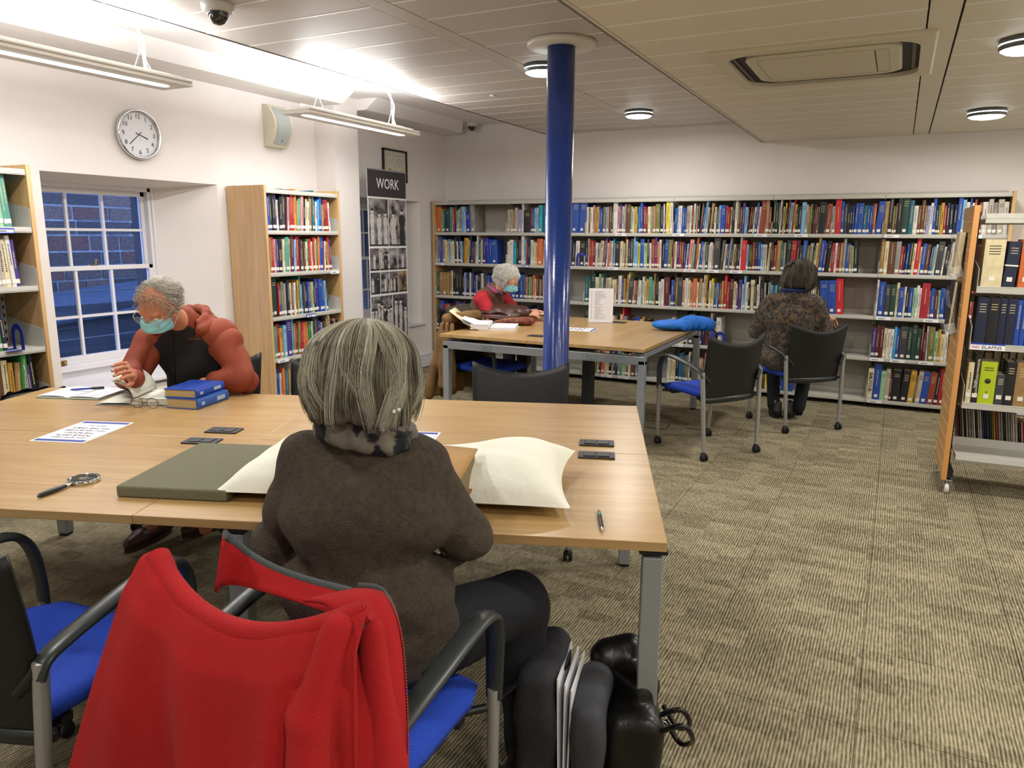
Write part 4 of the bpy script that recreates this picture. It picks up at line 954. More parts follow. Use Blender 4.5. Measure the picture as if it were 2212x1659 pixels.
def head_prims(c, M, s=1.0):
    f = tf(c, M, s); S = lambda r: tuple(q*s for q in r); M = np.array(M)
    P = [('e', f((0, -.012, .022)), S((.076, .097, .090)), M), ('e', f((0, .030, -.028)), S((.061, .068, .086)), M), ('e', f((0, .040, -.086)), S((.040, .042, .028)), M),
         ('c', f((0, .094, .004)), f((0, .116, -.036)), .009*s, .014*s, dict(k=.012)), ('c', f((-.010, .100, -.040)), f((.010, .100, -.040)), .009*s, .009*s, dict(k=.008)),
         ('c', f((-.036, .078, .022)), f((.036, .078, .022)), .013*s, .013*s, dict(k=.012)),
         ('e', f((-.036, .066, -.032)), S((.022, .022, .024)), M), ('e', f((.036, .066, -.032)), S((.022, .022, .024)), M),
         ('c', f((-.018, .091, -.068)), f((.018, .091, -.068)), .007*s, .007*s, dict(k=.006))]
    for q in (-1, 1):
        P += [('e', f((q*.078, -.006, -.002)), S((.010, .019, .032)), M, dict(k=.006)), ('e', f((q*.083, -.008, .008)), S((.006, .020, .024)), M, dict(k=.004))]
    C = [('e', f((q*.031, .102, .000)), S((.016, .014, .011)), M, dict(k=.006)) for q in (-1, 1)]
    C += [('e', f((q*.084, -.004, .000)), S((.005, .010, .016)), M, dict(k=.003)) for q in (-1, 1)]
    return P, C
def add_eyes(parent, c, M, s=1.0, lids=True):
    f = tf(c, M, s)
    for q in (-1, 1):
        b = MB(); b.ball(f((q*.031, .080, .0)), .0125*s, 12); o = b.build('eye', mat('eye_white', '#d8d2cc', .2), parent)
        b = MB(); b.ball(f((q*.031, .0895, -.003)), .0042*s, 8); b.build('iris', mat('iris', '#3a4650', .2), o)
def hand(parent, wrist, M, side=1, curl=(25, 35, 25), spread=.03, skin=None, s=1.0, thumb=(.5, .35), nails=True):
    """M columns: x across (thumb side * side), y along fingers, z back of hand"""
    f = tf(wrist, M, s); P = [('c', f((0, -.045, 0)), f((0, .01, 0)), .026*s, .027*s)]
    for i, x in enumerate((-.030, -.011, .010, .030)):
        P.append(('c', f((x*.55*side, .008, 0)), f((x*side, .080, .002)), .0145*s, .0115*s, dict(k=.010)))
    nl = []
    for i, (x, L) in enumerate(((-.031, .78), (-.011, .95), (.010, 1.0), (.031, .92))):
        x *= side; p = np.array((x, .082, .001)); a = 0; dx = (x/.03)*spread
        for j, (l, r) in enumerate(((.040*L, .0092), (.026*L, .0083), (.020*L, .0074))):
            a += math.radians(curl[j]*(1+.12*(1-i)*side*0)); q = p+np.array((dx*l, l*math.cos(a), -l*math.sin(a)))
            P.append(('c', f(p), f(q), r*s, (r-.0008)*s, dict(k=.0035))); p0 = p; p = q
        n_ = np.array((0, math.sin(a), math.cos(a))); nl.append((p-np.array((0, math.cos(a)*.004, -math.sin(a)*.004))+n_*.0062, a))
    p = np.array((.024*side, .018, -.006))
    for l, r, ax, az in ((.040, .0125, thumb[0], .25), (.032, .0105, thumb[1], .35), (.024, .0092, thumb[1]*.6, .35)):
        q = p+np.array((math.sin(ax)*l*side*1.2, math.cos(ax)*l, -az*l)); P.append(('c', f(p), f(q), r*s, (r-.001)*s, dict(k=.006))); p = q
    o = blob('hand', skin or M_skin, parent, P, h=.0032, k=.006, smooth_it=1, pad=.012)
    if nails:
        b = MB()
        for c_, a in nl:
            T = Matrix.Translation(Vector(f(c_))) @ Matrix(np.array(M).tolist()).to_4x4() @ Matrix.Rotation(-a, 4, 'X'); b.ball((0, 0, 0), (.0046*s, .0055*s, .0012*s), 8, 0, T)
        x = b.build('fingernails', M_nail, o); x['kind'] = 'stuff'
    return o
def bob(name, parent, c, M, mats, n=2400, s=1.0, L=(.09, .135), seed=1, clumps=95, r0=.0007, face=52, curl=.02, W=(.132, .125, .118), k=18, crown=(.012, -.015), flick=.012, base_m=None, bulge=.04, wave=.06):
    r = np.random.RandomState(seed); f = tf(c, M, s); M_ = np.array(M)
    base = [('e', f((0, -.008, .02)), tuple(q*s*.94 for q in W), M_)]
    for q in range(14):
        th = 2*PI*q/14; 
        if abs(((th-PI/2+PI) % (2*PI))-PI) < math.radians(face): continue
        x, y = W[0]*.80*math.cos(th), W[1]*.80*math.sin(th)-.008
        base.append(('c', f((x, y, .0)), f((x*.97, y*.97, -L[1]+.045)), .028*s, .020*s))
    bs = blob('hair_base', base_m or mats[0], parent, base, h=.006*s, k=.02)
    cth = np.linspace(-PI, PI, clumps, endpoint=False)+r.normal(0, .05, clumps); ph = r.uniform(0, 6.28, clumps); am = r.uniform(.01, wave, clumps)*r.choice((-1, 1), clumps); le = r.uniform(L[0], L[1], clumps); cu = r.uniform(-flick, curl, clumps); cm = r.randint(0, len(mats), clumps)
    ci = r.randint(0, clumps, n); th = cth[ci]+r.normal(0, .045, n)
    fd = np.abs(((th-PI/2+PI) % (2*PI))-PI); le_ = np.where(fd < math.radians(face), -.045, le[ci]+r.normal(0, .006, n))
    t = np.linspace(0, 1, k)[None, :]; e = 1+np.abs(r.normal(0, .022, n))[:, None]+.012*np.sin(ph[ci])[:, None]
    up = np.clip(t/.55, 0, 1); lo = np.clip((t-.55)/.45, 0, 1); phi = .12+up*(PI/2-.12)
    start = r.uniform(0, .35, n)[:, None]; phi = np.maximum(phi, start*1.2+0*t)
    z = W[2]*np.cos(phi)+.02-lo*np.maximum(le_, 0)[:, None]; rr = np.sin(phi)*e*(1+bulge*np.sin(lo*2.6)+.035*np.sin(t*7+ph[ci][:, None])*lo) - (cu[ci]/W[0])[:, None]*lo**2.2
    short = (le_ < 0)[:, None]; z = np.where(short, W[2]*np.cos(phi*.8)+.02, z); rr = np.where(short, np.sin(phi*.8)*e, rr)
    tw = th[:, None]+(am[ci][:, None]*np.sin(t*5+ph[ci][:, None])+r.normal(0, .02, (n, 1))*t*1.5)*(.3+t)
    x = crown[0]*(1-up)**2+rr*W[0]*np.cos(tw); y = crown[1]*(1-up)**2+rr*W[1]*np.sin(tw)-.008
    P = np.stack([x, y, z], 2)*s @ M_.T+np.array(c)
    mi = np.where(r.rand(n) < .6, cm[ci], r.randint(0, len(mats), n))
    return strands(name, P, r0*s, mats, mi, bs)
def flyaway(name, parent, c, M, mats, n, s, R, length, seed=2, zmin=-.02, spread=.5, k=8, r0=.0006, face=60, droop=.03, yc=-.01, curlamp=.01, keep=None):
    """short loose hair growing off the skull ellipsoid"""
    r = np.random.RandomState(seed); u = r.uniform(-1, 1, n*4); th = r.uniform(-PI, PI, n*4); q = np.sqrt(1-u*u); d = np.stack([q*np.cos(th), q*np.sin(th), u], 1)
    fd = np.abs(((th-PI/2+PI) % (2*PI))-PI); ok = (d[:, 2]*R[2] > zmin) & ~((fd < math.radians(face)) & (d[:, 2] < .62))
    if keep is not None: ok &= keep(d, r)
    d = d[ok][:n]; n = len(d); p0 = d*np.array(R)+np.array((0, yc, .02)); g = r.normal(0, 1, (40, 3)); cl = np.argmax(d@(g/np.linalg.norm(g, axis=1, keepdims=True)).T, 1)
    tang = np.cross(d, np.array((1., .2, 0))); tang /= np.linalg.norm(tang, axis=1, keepdims=True)+1e-9; dirn = np.stack([d[:, 0]*.7, d[:, 1]*.9-.35, -.55+0*u[:n]], 1)+g[cl]*.28+r.normal(0, spread*.35, (n, 3))
    dirn -= d*(np.sum(dirn*d, 1, keepdims=True)-.22); dirn /= np.linalg.norm(dirn, axis=1, keepdims=True)
    t = np.linspace(0, 1, k)[None, :, None]; ln = r.uniform(length[0], length[1], n)[:, None, None]; ph = r.uniform(0, 6, n)[:, None, None]+0*t
    P = p0[:, None, :]+dirn[:, None, :]*t*ln+d[:, None, :]*(np.sin(t*2.6)*ln*.22)+np.array((0, 0, -1))*(t**2)*droop*ln/.05*.5+g[cl][:, None, :]*np.sin(t*5)*curlamp
    P = P*s @ np.array(M).T+np.array(c)
    return strands(name, P, r0*s, mats, r.randint(0, len(mats), n), parent)
def mask(parent, c, M, s=1.0):
    f = tf(c, M, s); M_ = np.array(M)
    def cutf(o, nrm):
        o = np.array(f(o)); n_ = M_@np.array(nrm); n_ = n_/np.linalg.norm(n_); return lambda X, Y, Z: (X-o[0])*n_[0]+(Y-o[1])*n_[1]+(Z-o[2])*n_[2]
    pl = M_[:, 2]
    def pleat(X, Y, Z): w = ((X-c[0])*pl[0]+(Y-c[1])*pl[1]+(Z-c[2])*pl[2])/s; return .0016*np.sin(w*230)
    m = blob('face_mask', mat('mask_blue', '#84c4cc', .75, noise=(30, .08), bump=.1), parent, [('e', f((0, .046, -.052)), tuple(q*s for q in (.068, .088, .074)), M_), ('c', f((0, .10, -.02)), f((0, .11, -.045)), .020*s, .024*s)], h=.0035*s, k=.01, noise=pleat, smooth_it=1,
             cut=[cutf((0, 0.035, 0), (0, -1, 0)), cutf((0, .1, -.006), (0, .12, 1)), cutf((0, .03, -.098), (0, .45, -1))])
    for q in (-1, 1):
        b = MB(); b.tube(smoothpath([f((q*.060, .046, -.016)), f((q*.076, .02, .010)), f((q*.086, -.012, .024)), f((q*.088, -.024, .0)), f((q*.083, -.01, -.03)), f((q*.062, .044, -.085))], 5), .0013*s, 6); b.build('ear_loop', mat('loop_white', '#e2e0dd', .7), m)
    return m
def glasses(name, parent, f, m, s=1.0, fold=False, half=False):
    b = MB()
    for q in (-1, 1):
        pts = [f((q*(.033+.026*math.cos(a)*(1 if math.cos(a) > 0 else .95)), .0, -.002+.019*math.sin(a)+(.006 if math.sin(a) > .5 else 0))) for a in [2*PI*i/20 for i in range(20)]]
        b.tube(pts+[pts[0]], .0013*s, 6)
        if not fold: b.tube([f((q*.060, 0, .006)), f((q*.076, -.015, .006)), f((q*.081, -.10, .004)), f((q*.078, -.125, -.012))], .0014*s, 6)
    b.tube([f((-.008, 0, .002)), f((0, .003, .006)), f((.008, 0, .002))], .0013*s, 6)
    if fold:
        for q in (-1, 1): b.tube([f((q*.060, 0, .006)), f((q*.055, -.012, .004)), f((-q*.045, -.030, -.012)), f((-q*.060, -.034, -.018))], .0014*s, 6)
    o = b.build(name, m, parent)
    g = MB()
    for q in (-1, 1):
        pts = [f((q*(.033+.025*math.cos(a)), .0, -.001+.018*math.sin(a))) for a in [2*PI*i/16 for i in range(16)]]; g.add(pts, [tuple(range(16))])
    g.build('lens', mat('lens_clear', '#f4f6f6', .03, alpha=.12), o)
    return o
def shoe(parent, p, ang, m, sole, L=.28, lace=None):
    M = rotm('Z', ang); f = tf(p, M)
    o = blob('shoe', m, parent, [('c', f((0, -.07, .055)), f((0, .10, .042)), .040, .034), ('c', f((0, .10, .042)), f((0, .155, .036)), .038, .030), ('c', f((0, -.075, .06)), f((0, -.06, .115)), .040, .042)], h=.006, k=.02, cut=[lambda X, Y, Z: .012-Z])
    b = MB(); q = [(.042*math.cos(a)*(1.0), (.055+.135*math.sin(a)) if math.sin(a) > 0 else (.055-.145*0+.15*math.sin(a))) for a in [2*PI*i/20 for i in range(20)]]
    b.prism([(x, y-.005) for x, y in q], 0, .022, 0, Matrix.Translation(p) @ Matrix.Rotation(ang, 4, 'Z')); b.build('sole', sole, o)
    if lace:
        b = MB()
        for k in range(4): b.tube([f((-.025, .02+k*.025, .092-k*.006)), f((0, .024+k*.025, .100-k*.007)), f((.025, .03+k*.025, .090-k*.006))], .0028, 6)
        b.build('laces', lace, o)
    return o
def body(parent, J, skin, head=None, hp=None, h=.009):
    """one continuous figure under the clothes: J joints dict; returns mesh"""
    P = [('e', J['hip'], (.15, .11, .10)), ('c', J['hip'], J['chest'], .10, .095), ('c', J['shL'], J['shR'], .046, .046), ('c', J['chest'], J['neck'], .075, .050), ('c', J['neck'], J['headb'], .054, .050)]
    for q in 'LR':
        P += [('c', J['sh'+q], J['el'+q], .046, .036), ('c', J['el'+q], J['wr'+q], .036, .026), ('c', J['hj'+q], J['kn'+q], .072, .052), ('c', J['kn'+q], J['an'+q], .046, .030)]
    C = []
    if hp: P += hp[0]; C = hp[1]
    return blob('body', skin, parent, P, h=h, k=.018, carve=C)

# ---- 1. grey-haired woman, back to us, at the near table
P1 = thing('person', 'seated person seen from behind, grey bob, brown fleece top, at the near table', 'person', (-1.0, 1.25, 0), math.radians(24))
M_fleece = mat('brown_fleece', '#51463a', .95, noise=(70, .22), bump=1.0, bscale=380)
hc = (.0, .0, 1.183); HM = rotm('X', math.radians(-22)) @ rotm('Z', 0)
J = dict(hip=(0, .03, .55), chest=(0, .05, .93), neck=(0, .05, 1.05), headb=(0, .02, 1.13), shL=(-.145, .04, .965), shR=(.125, .04, .965), elL=(-.205, .06, .78), elR=(.188, .06, .78), wrL=(-.13, .32, .775), wrR=(.13, .32, .775),
         hjL=(-.09, .04, .52), hjR=(.10, .03, .52), knL=(-.14, .43, .50), knR=(.32, .27, .50), anL=(-.13, .45, .09), anR=(.36, .27, .09), toeL=(-.13, .55, .045), toeR=(.40, .37, .045))
body(P1, J, M_skin2, hp=head_prims(hc, HM, .9))
def fold1(X, Y, Z):
    m = np.clip((.93-Z)/.18, 0, 1)*np.clip((Z-.50)/.06, 0, 1); m2 = np.clip((Z-.70)/.1, 0, 1)
    a = .019*(1-2*np.abs(np.sin(15.5*Z+6*X+.9*np.sin(9*X+4*Z)+.6)))*m*(.45+.55*np.sin(9*X+1+3*Z)**2)
    b_ = .010*np.sin(17*X-24*Z+2.5*np.sin(8*Z))*m2*(.5+.5*np.sin(9*Z+5*X)); return a+b_+.0018*np.sin(70*X+20*Z)*np.sin(60*Z)
F1 = [('e', (0, .01, .57), (.198, .150, .12)), ('e', (0, .0, .71), (.185, .140, .14)), ('e', (0, .01, .87), (.195, .132, .15)), ('c', (-.125, .03, .967), (.100, .03, .965), .080, .078), ('c', (0, .035, .98), (0, .035, 1.008), .085, .076)]
for q, o_ in ((-1, 0), (1, -.022)): F1 += [('c', (q*.146+o_, .035, .960), (q*.212+o_*.8, .06, .80), .068, .064, dict(k=.012)), ('c', (q*.216+o_*.8, .06, .785), (q*.13, .31, .775), .062, .045, dict(k=.02))]
blob('fleece_top', M_fleece, P1, F1, h=.0062, k=.035, noise=fold1, smooth_it=1, cut=[lambda X, Y, Z: .505-Z])
M_navy = mat('navy_trousers', '#0d0f18', .85, noise=(40, .2), bump=.3, bscale=60)
blob('trousers', M_navy, P1, [('e', (0, .02, .535), (.18, .15, .09)), ('c', (-.09, .04, .535), (-.14, .44, .525), .092, .074), ('c', (-.14, .44, .525), (-.135, .45, .09), .070, .052), ('c', (.10, .03, .535), (.325, .27, .525), .096, .082), ('c', (.325, .27, .525), (.36, .27, .08), .078, .058)], h=.0075, k=.03, noise=lambda X, Y, Z: .004*np.sin(30*Z+20*Y+9*X))
M_shoe = mat('black_shoe', '#101012', .4)
shoe(P1, (-.135, .46, 0), 0, M_shoe, M_blackg); shoe(P1, (.37, .30, 0), -.35, M_shoe, M_blackg)
hand(P1, (-.125, .345, .785), np.array(Matrix(((.97, .2, 0), (-.2, .97, 0), (0, 0, 1)))), 1, (18, 25, 20), skin=M_skin2); hand(P1, (.125, .345, .785), np.array(Matrix(((.97, -.2, 0), (.2, .97, 0), (0, 0, 1)))), -1, (18, 25, 20), skin=M_skin2)
M_scarf = mat('scarf_print', '#6b6459', .85, noise=(16, .9), col2='#14161c', detail=6); M_scarf.node_tree.nodes['Color Ramp'].color_ramp.elements[0].position = .52; M_scarf.node_tree.nodes['Color Ramp'].color_ramp.elements[1].position = .56
sc = []
for i in range(12):
    a0, a1 = 2*PI*i/12, 2*PI*(i+1)/12; g = lambda a, zz: (.094*math.cos(a), .022+.086*math.sin(a), zz-.018*math.cos(a)-.012*math.sin(a))
    sc.append(('c', g(a0, 1.040), g(a1, 1.040), .022, .022)); sc.append(('c', g(a0, 1.068), g(a1, 1.068), .019, .019, dict(k=.006)))
blob('scarf', M_scarf, P1, sc, h=.005, k=.008, noise=lambda X, Y, Z: .003*np.sin(60*Z+14*np.arctan2(Y-.03, X)))
HG = [mat('hair_grey_%d' % i, c, .5) for i, c in enumerate(('#8b8773', '#aaa692', '#57513f', '#736d59', '#c2beac'))]
bob('hair', P1, hc, rotm('X', math.radians(-10)), HG, n=5200, s=.90, L=(.085, .142), seed=5, curl=.055, face=40, r0=.0008, bulge=.075, wave=.22, clumps=70, flick=-.005, base_m=hair_mat('hair_grey_base', '#5b5647', '#423d31'), W=(.133, .125, .112), crown=(.01, .0))
b = MB(); w = P1.matrix_basis.inverted(); p = w @ (Vector((0, 0, CAMZ))+_ray(851, 889)*1.50); b.ball(p, .0045, 8); q = w @ (Vector((0, 0, CAMZ))+_ray(861, 885)*1.50); b.ball(q, .004, 8); b.build('earring', mat('pearl', '#e9e4d8', .15), P1)

# ---- 2. man reading, facing us across the near table
a2 = A20; u0, v0 = -1.93, 3.54
P2 = thing('person', 'man with grey hair, glasses and face mask in orange and black jacket, reading', 'person', (math.cos(a2)*u0-math.sin(a2)*v0, math.sin(a2)*u0+math.cos(a2)*v0, 0), a2+PI)
hc2 = (.0, .43, 1.165); HM2 = rotm('Z', math.radians(-4)) @ rotm('Y', math.radians(-9)) @ rotm('X', math.radians(-40))
J = dict(hip=(0, .0, .56), chest=(0, .15, .93), neck=(0, .24, 1.05), headb=(.0, .36, 1.12), shL=(-.175, .20, .985), shR=(.175, .20, .985), elL=(-.28, .27, .80), elR=(.21, .33, .81), wrL=(-.18, .34, .80), wrR=(.085, .55, .85),
         hjL=(-.10, .0, .52), hjR=(.10, .0, .52), knL=(-.16, .42, .52), knR=(.16, .42, .52), anL=(-.10, .37, .09), anR=(.14, .42, .12), toeL=(-.10, .47, .045), toeR=(.15, .52, .045))
body(P2, J, M_skin, hp=head_prims(hc2, HM2, .98), h=.0052)
add_eyes(P2, hc2, HM2, .98); mask(P2, hc2, HM2, .98)
f2 = tf(hc2, HM2, .98); glasses('glasses', P2, lambda p: f2((p[0], p[1]+.108, p[2]-.004)), mat('wire_silver', '#a89c8c', .3, .8))
M_orange = mat('jacket_orange', '#7e3010', .75, noise=(7, .12), bump=.15, bscale=40); M_jblack = mat('jacket_black', '#0d0e10', .8, noise=(9, .2), bump=.15, bscale=40)
def fold2(X, Y, Z): return .005*np.sin(26*Z+14*X+2*np.sin(10*X)+6*Y)*(.5+.5*np.sin(8*Z+3*X+1))
T2_ = [('e', (0, .02, .60), (.185, .15, .13)), ('e', (0, .09, .76), (.185, .145, .17)), ('e', (0, .15, .90), (.195, .140, .16)), ('c', (-.14, .19, .995), (.14, .19, .995), .09, .09), ('c', (0, .20, 1.0), (.01, .25, 1.07), .09, .078)]
def raglan(c):
    x = np.abs(c[:, 0]); z = c[:, 2]; y = c[:, 1]; w = np.interp(z, [.5, .80, .90, .96, 1.01, 1.05, 1.09], [.24, .20, .175, .14, .095, .06, .0]); return np.where((x < w) & (y > .10+0*z), 0, 1)
jb = blob('jacket', [M_jblack, M_orange], P2, T2_, h=.006, k=.04, noise=fold2, matfn=raglan, smooth_it=1, cut=[lambda X, Y, Z: .52-Z])
for q, el, wr in (('L', (-.290, .28, .81), (-.19, .335, .805)), ('R', (.225, .34, .815), (.09, .535, .855))):
    s_ = -1 if q == 'L' else 1
    blob('sleeve', M_orange, P2, [('c', (s_*.12, .19, .995), (s_*.185, .21, .965), .074, .072), ('c', (s_*.188, .215, .955), el, .072, .062), ('c', el, wr, .062, .044)], h=.006, k=.03, smooth_it=1, noise=lambda X, Y, Z: .007*(1-2*np.abs(np.sin(19*Z+14*X+9*Y+np.sin(20*Y)))))
hd = []
for i in range(9):
    a0, a1 = PI*(-.15+1.3*i/9)+PI, PI*(-.15+1.3*(i+1)/9)+PI; g = lambda a, zz, r_: (.01+r_*1.18*math.cos(a), .22+r_*math.sin(a), zz-.03*math.sin(a)*1.2)
    hd += [('c', g(a0, 1.085, .088), g(a1, 1.085, .088), .022, .022), ('c', g(a0, 1.050, .105), g(a1, 1.050, .105), .030, .030)]

blob('hood', M_orange, P2, hd, h=.006, k=.015, noise=lambda X, Y, Z: .004*np.sin(50*Z+30*X), smooth_it=1)
M_hw = [mat('hair_white_%d' % i, c, .5) for i, c in enumerate(('#b8b3a6', '#9b958a', '#cbc6b9', '#857f74'))]
hb = blob('hair', hair_mat('hair_white_base', '#9f998c', '#857f72'), P2, [('e', f2((0, -.035, .030)), (.085, .088, .085), HM2), ('c', f2((-.074, .01, .03)), f2((-.076, .0, -.01)), .014, .011), ('c', f2((.074, .01, .03)), f2((.076, .0, -.01)), .014, .011)], h=.005, k=.015, cut=[lambda X, Y, Z: (X-f2((0, .035, .06))[0])*HM2[0, 1]+(Y-f2((0, .035, .06))[1])*HM2[1, 1]+(Z-f2((0, .035, .06))[2])*HM2[2, 1]+.03])
flyaway('loose_hair', hb, hc2, HM2, M_hw, 1300, .98, (.083, .094, .088), (.015, .045), 4, zmin=-.03, face=45, r0=.0008, curlamp=.008, keep=lambda d, r: (d[:, 1] < .12) | ((r.rand(len(d)) < .5) & (d[:, 1] < .72)))
hand(P2, (.080, .560, .868), np.array(Matrix(((.55, -.45, -.70), (-.15, .77, -.62), (.82, .45, .36)))), -1, (30, 40, 25)); hand(P2, (-.150, .352, .80), np.array(Matrix(((.35, .93, 0), (-.93, .35, .1), (.04, -.05, 1)))), 1, (20, 30, 25))
M_bshoe = mat('brown_leather', '#4a2a20', .45, noise=(20, .3)); 
SH2 = []
def w2l(P, x, y): v = P.matrix_basis.inverted() @ Vector((x, y, 0)); return (v.x, v.y, 0)
for (px, py), (qx, qy) in (((272, 1185), (345, 1150)), ((395, 1155), (440, 1140))):
    t0 = at_z(px, py, .02); t1 = at_z(qx, qy, .02); d = P2.matrix_basis.inverted().to_3x3() @ (t0-t1); ang = math.atan2(d.y, d.x)-PI/2; h_ = P2.matrix_basis.inverted() @ t0; dn = d.normalized()
    q_ = (h_.x-dn.x*.18, h_.y-dn.y*.18); SH2.append((q_[0]-dn.x*.05, q_[1]-dn.y*.05, .10)); shoe(P2, (q_[0], q_[1], 0), ang, M_bshoe, mat('dark_sole', '#241c18', .7), lace=mat('lace_dark', '#14100e', .8))
blob('trousers', mat('dark_trousers', '#20242c', .85), P2, [('e', (0, .0, .545), (.17, .14, .09)), ('c', (-.10, .0, .53), (-.16, .42, .53), .085, .068), ('c', (-.16, .42, .53), SH2[1], .065, .052), ('c', (.10, .0, .53), (.16, .42, .53), .085, .068), ('c', (.16, .42, .53), SH2[0], .065, .052)], h=.01, k=.02)
# zip and small chest logo, set on the jacket front
bpy.context.view_layer.update()
def hit(ob, px, py):
    inv = ob.matrix_world.inverted(); o = inv @ Vector((0, 0, CAMZ)); d = (inv.to_3x3() @ _ray(px, py)).normalized(); r = ob.ray_cast(o, d); return (r[1], r[2]) if r[0] else (None, None)
zp = [hit(jb, 372+(380-372)*i/10, 722+i*13) for i in range(9)]; zp = [p+n*.003 for p, n in zp if p is not None]
if len(zp) > 2: b = MB(); b.tube(zp, .0028, 6); b.tube([zp[-4], zp[-4]+Vector((0, .004, -.03))], .004, 6); b.build('zip', M_black, jb)
p, n_ = hit(jb, 421, 732)
if p is not None:
    lg = bpy.data.objects.new('chest_logo', None); M_logo = mat('logo_orange', '#b5562e', .7)
    xa = Vector((-1, 0, 0)); xa = (xa-n_*xa.dot(n_)).normalized(); ya = n_.cross(xa)
    b = MB(); 
    for seg in (((-.004, .006), (.004, .017)), ((.004, .017), (.010, .011)), ((.010, .011), (.014, .015)), ((.014, .015), (.021, .006))):
        b.tube([p+n_*.002+xa*seg[0][0]+ya*seg[0][1], p+n_*.002+xa*seg[1][0]+ya*seg[1][1]], .0013, 5)
    o = b.build('chest_logo', M_logo, jb); bpy.data.objects.remove(lg)
    tt = text('lettering', 'Peter Storm', .011, M_logo, jb, p+n_*.003, (0, 0, 0)); mt = Matrix((xa, ya, n_)).transposed().to_4x4(); mt.translation = p+n_*.003; tt.matrix_basis = mt

# ---- 3. white-haired woman in profile at the far table
P3 = thing('person', 'white-haired person in face mask, brown vest and red sleeves, at far table', 'person', (-3.46, 6.05, 0), -PI/2+math.radians(-3))
hc3 = (0, .33, 1.085); HM3 = rotm('X', math.radians(-28))
J = dict(hip=(0, .0, .55), chest=(0, .13, .86), neck=(0, .20, .97), headb=(0, .28, 1.04), shL=(-.16, .16, .93), shR=(.16, .16, .93), elL=(-.22, .30, .76), elR=(.22, .28, .76), wrL=(-.10, .54, .78), wrR=(.10, .54, .79),
         hjL=(-.09, .0, .52), hjR=(.09, .0, .52), knL=(-.12, .42, .50), knR=(.12, .42, .50), anL=(-.12, .44, .09), anR=(.12, .42, .09), toeL=(-.12, .54, .045), toeR=(.12, .52, .045))
body(P3, J, M_skin2, hp=head_prims(hc3, HM3, .97), h=.0065)
add_eyes(P3, hc3, HM3, .97); mask(P3, hc3, HM3, .97)
f3 = tf(hc3, HM3, .97); glasses('glasses', P3, lambda p: f3((p[0], p[1]+.108, p[2]-.002)), mat('frame_tortoise', '#4a261c', .35))
M_vest = mat('brown_vest', '#5f4535', .8, noise=(12, .2)); M_redk = mat('red_jumper', '#a01622', .85, noise=(40, .1), bump=.3)
blob('vest', M_vest, P3, [('e', (0, .0, .62), (.19, .16, .15)), ('e', (0, .06, .74), (.18, .145, .14)), ('e', (0, .11, .86), (.18, .135, .13)), ('c', (-.10, .14, .92), (.10, .14, .92), .085, .085), ('c', (0, .15, .95), (0, .19, .99), .075, .072)], h=.007, k=.03, noise=lambda X, Y, Z: .004*np.sin(34*Z+12*Y+9*X), carve=[('e', (.245, .16, .90), (.075, .09, .10)), ('e', (-.245, .16, .90), (.075, .09, .10))])
for q in (-1, 1): blob('sleeve', M_redk, P3, [('c', (q*.13, .15, .92), (q*.175, .165, .915), .078, .074), ('c', (q*.17, .17, .91), (q*.225, .29, .76), .072, .056), ('c', (q*.225, .29, .76), (q*.115, .52, .785), .055, .038)], h=.0065, k=.025, noise=lambda X, Y, Z: .003*np.sin(50*Z+20*Y))
sc = []
for i in range(10):
    a0, a1 = 2*PI*i/10, 2*PI*(i+1)/10; g = lambda a: (.072*math.cos(a), .21+.068*math.sin(a), 1.00-.035*math.sin(a)); sc.append(('c', g(a0), g(a1), .021, .021))
blob('scarf', mat('scarf_bright', '#a83a63', .8, noise=(28, .9), col2='#1d4b52', detail=1), P3, sc, h=.006, k=.01)
M_ww = [mat('hair_snow_%d' % i, c, .5) for i, c in enumerate(('#efede6', '#dedbd2', '#f6f4f0', '#c9c5ba'))]
hb = blob('hair', hair_mat('hair_snow_base', '#d3cfc4', '#b5b0a3'), P3, [('e', f3((0, -.028, .036)), (.092, .096, .088), HM3), ('e', f3((0, -.06, -.02)), (.078, .055, .075), HM3)], h=.005, k=.02)
flyaway('loose_hair', hb, hc3, HM3, M_ww, 2600, .97, (.092, .108, .098), (.03, .055), 9, zmin=-.055, face=55, r0=.0010, yc=-.025, curlamp=.009)
hand(P3, (.095, .565, .80), np.array(Matrix(((.93, -.2, .3), (.2, .97, 0), (-.3, .06, .95)))), -1, (15, 25, 20), skin=M_skin2); hand(P3, (-.095, .565, .80), np.array(Matrix(((.93, .2, -.3), (-.2, .97, 0), (.3, .06, .95)))), 1, (15, 25, 20), skin=M_skin2)
blob('trousers', mat('black_trousers', '#101116', .85), P3, [('e', (0, .0, .545), (.17, .14, .09)), ('c', (-.09, .0, .53), (-.12, .42, .53), .08, .065), ('c', (-.12, .42, .53), (-.12, .43, .10), .062, .05), ('c', (.09, .0, .53), (.12, .42, .53), .08, .065), ('c', (.12, .42, .53), (.12, .42, .10), .062, .05)], h=.01, k=.02)
shoe(P3, (-.12, .45, 0), 0, M_shoe, M_blackg); shoe(P3, (.12, .43, 0), 0, M_shoe, M_blackg)

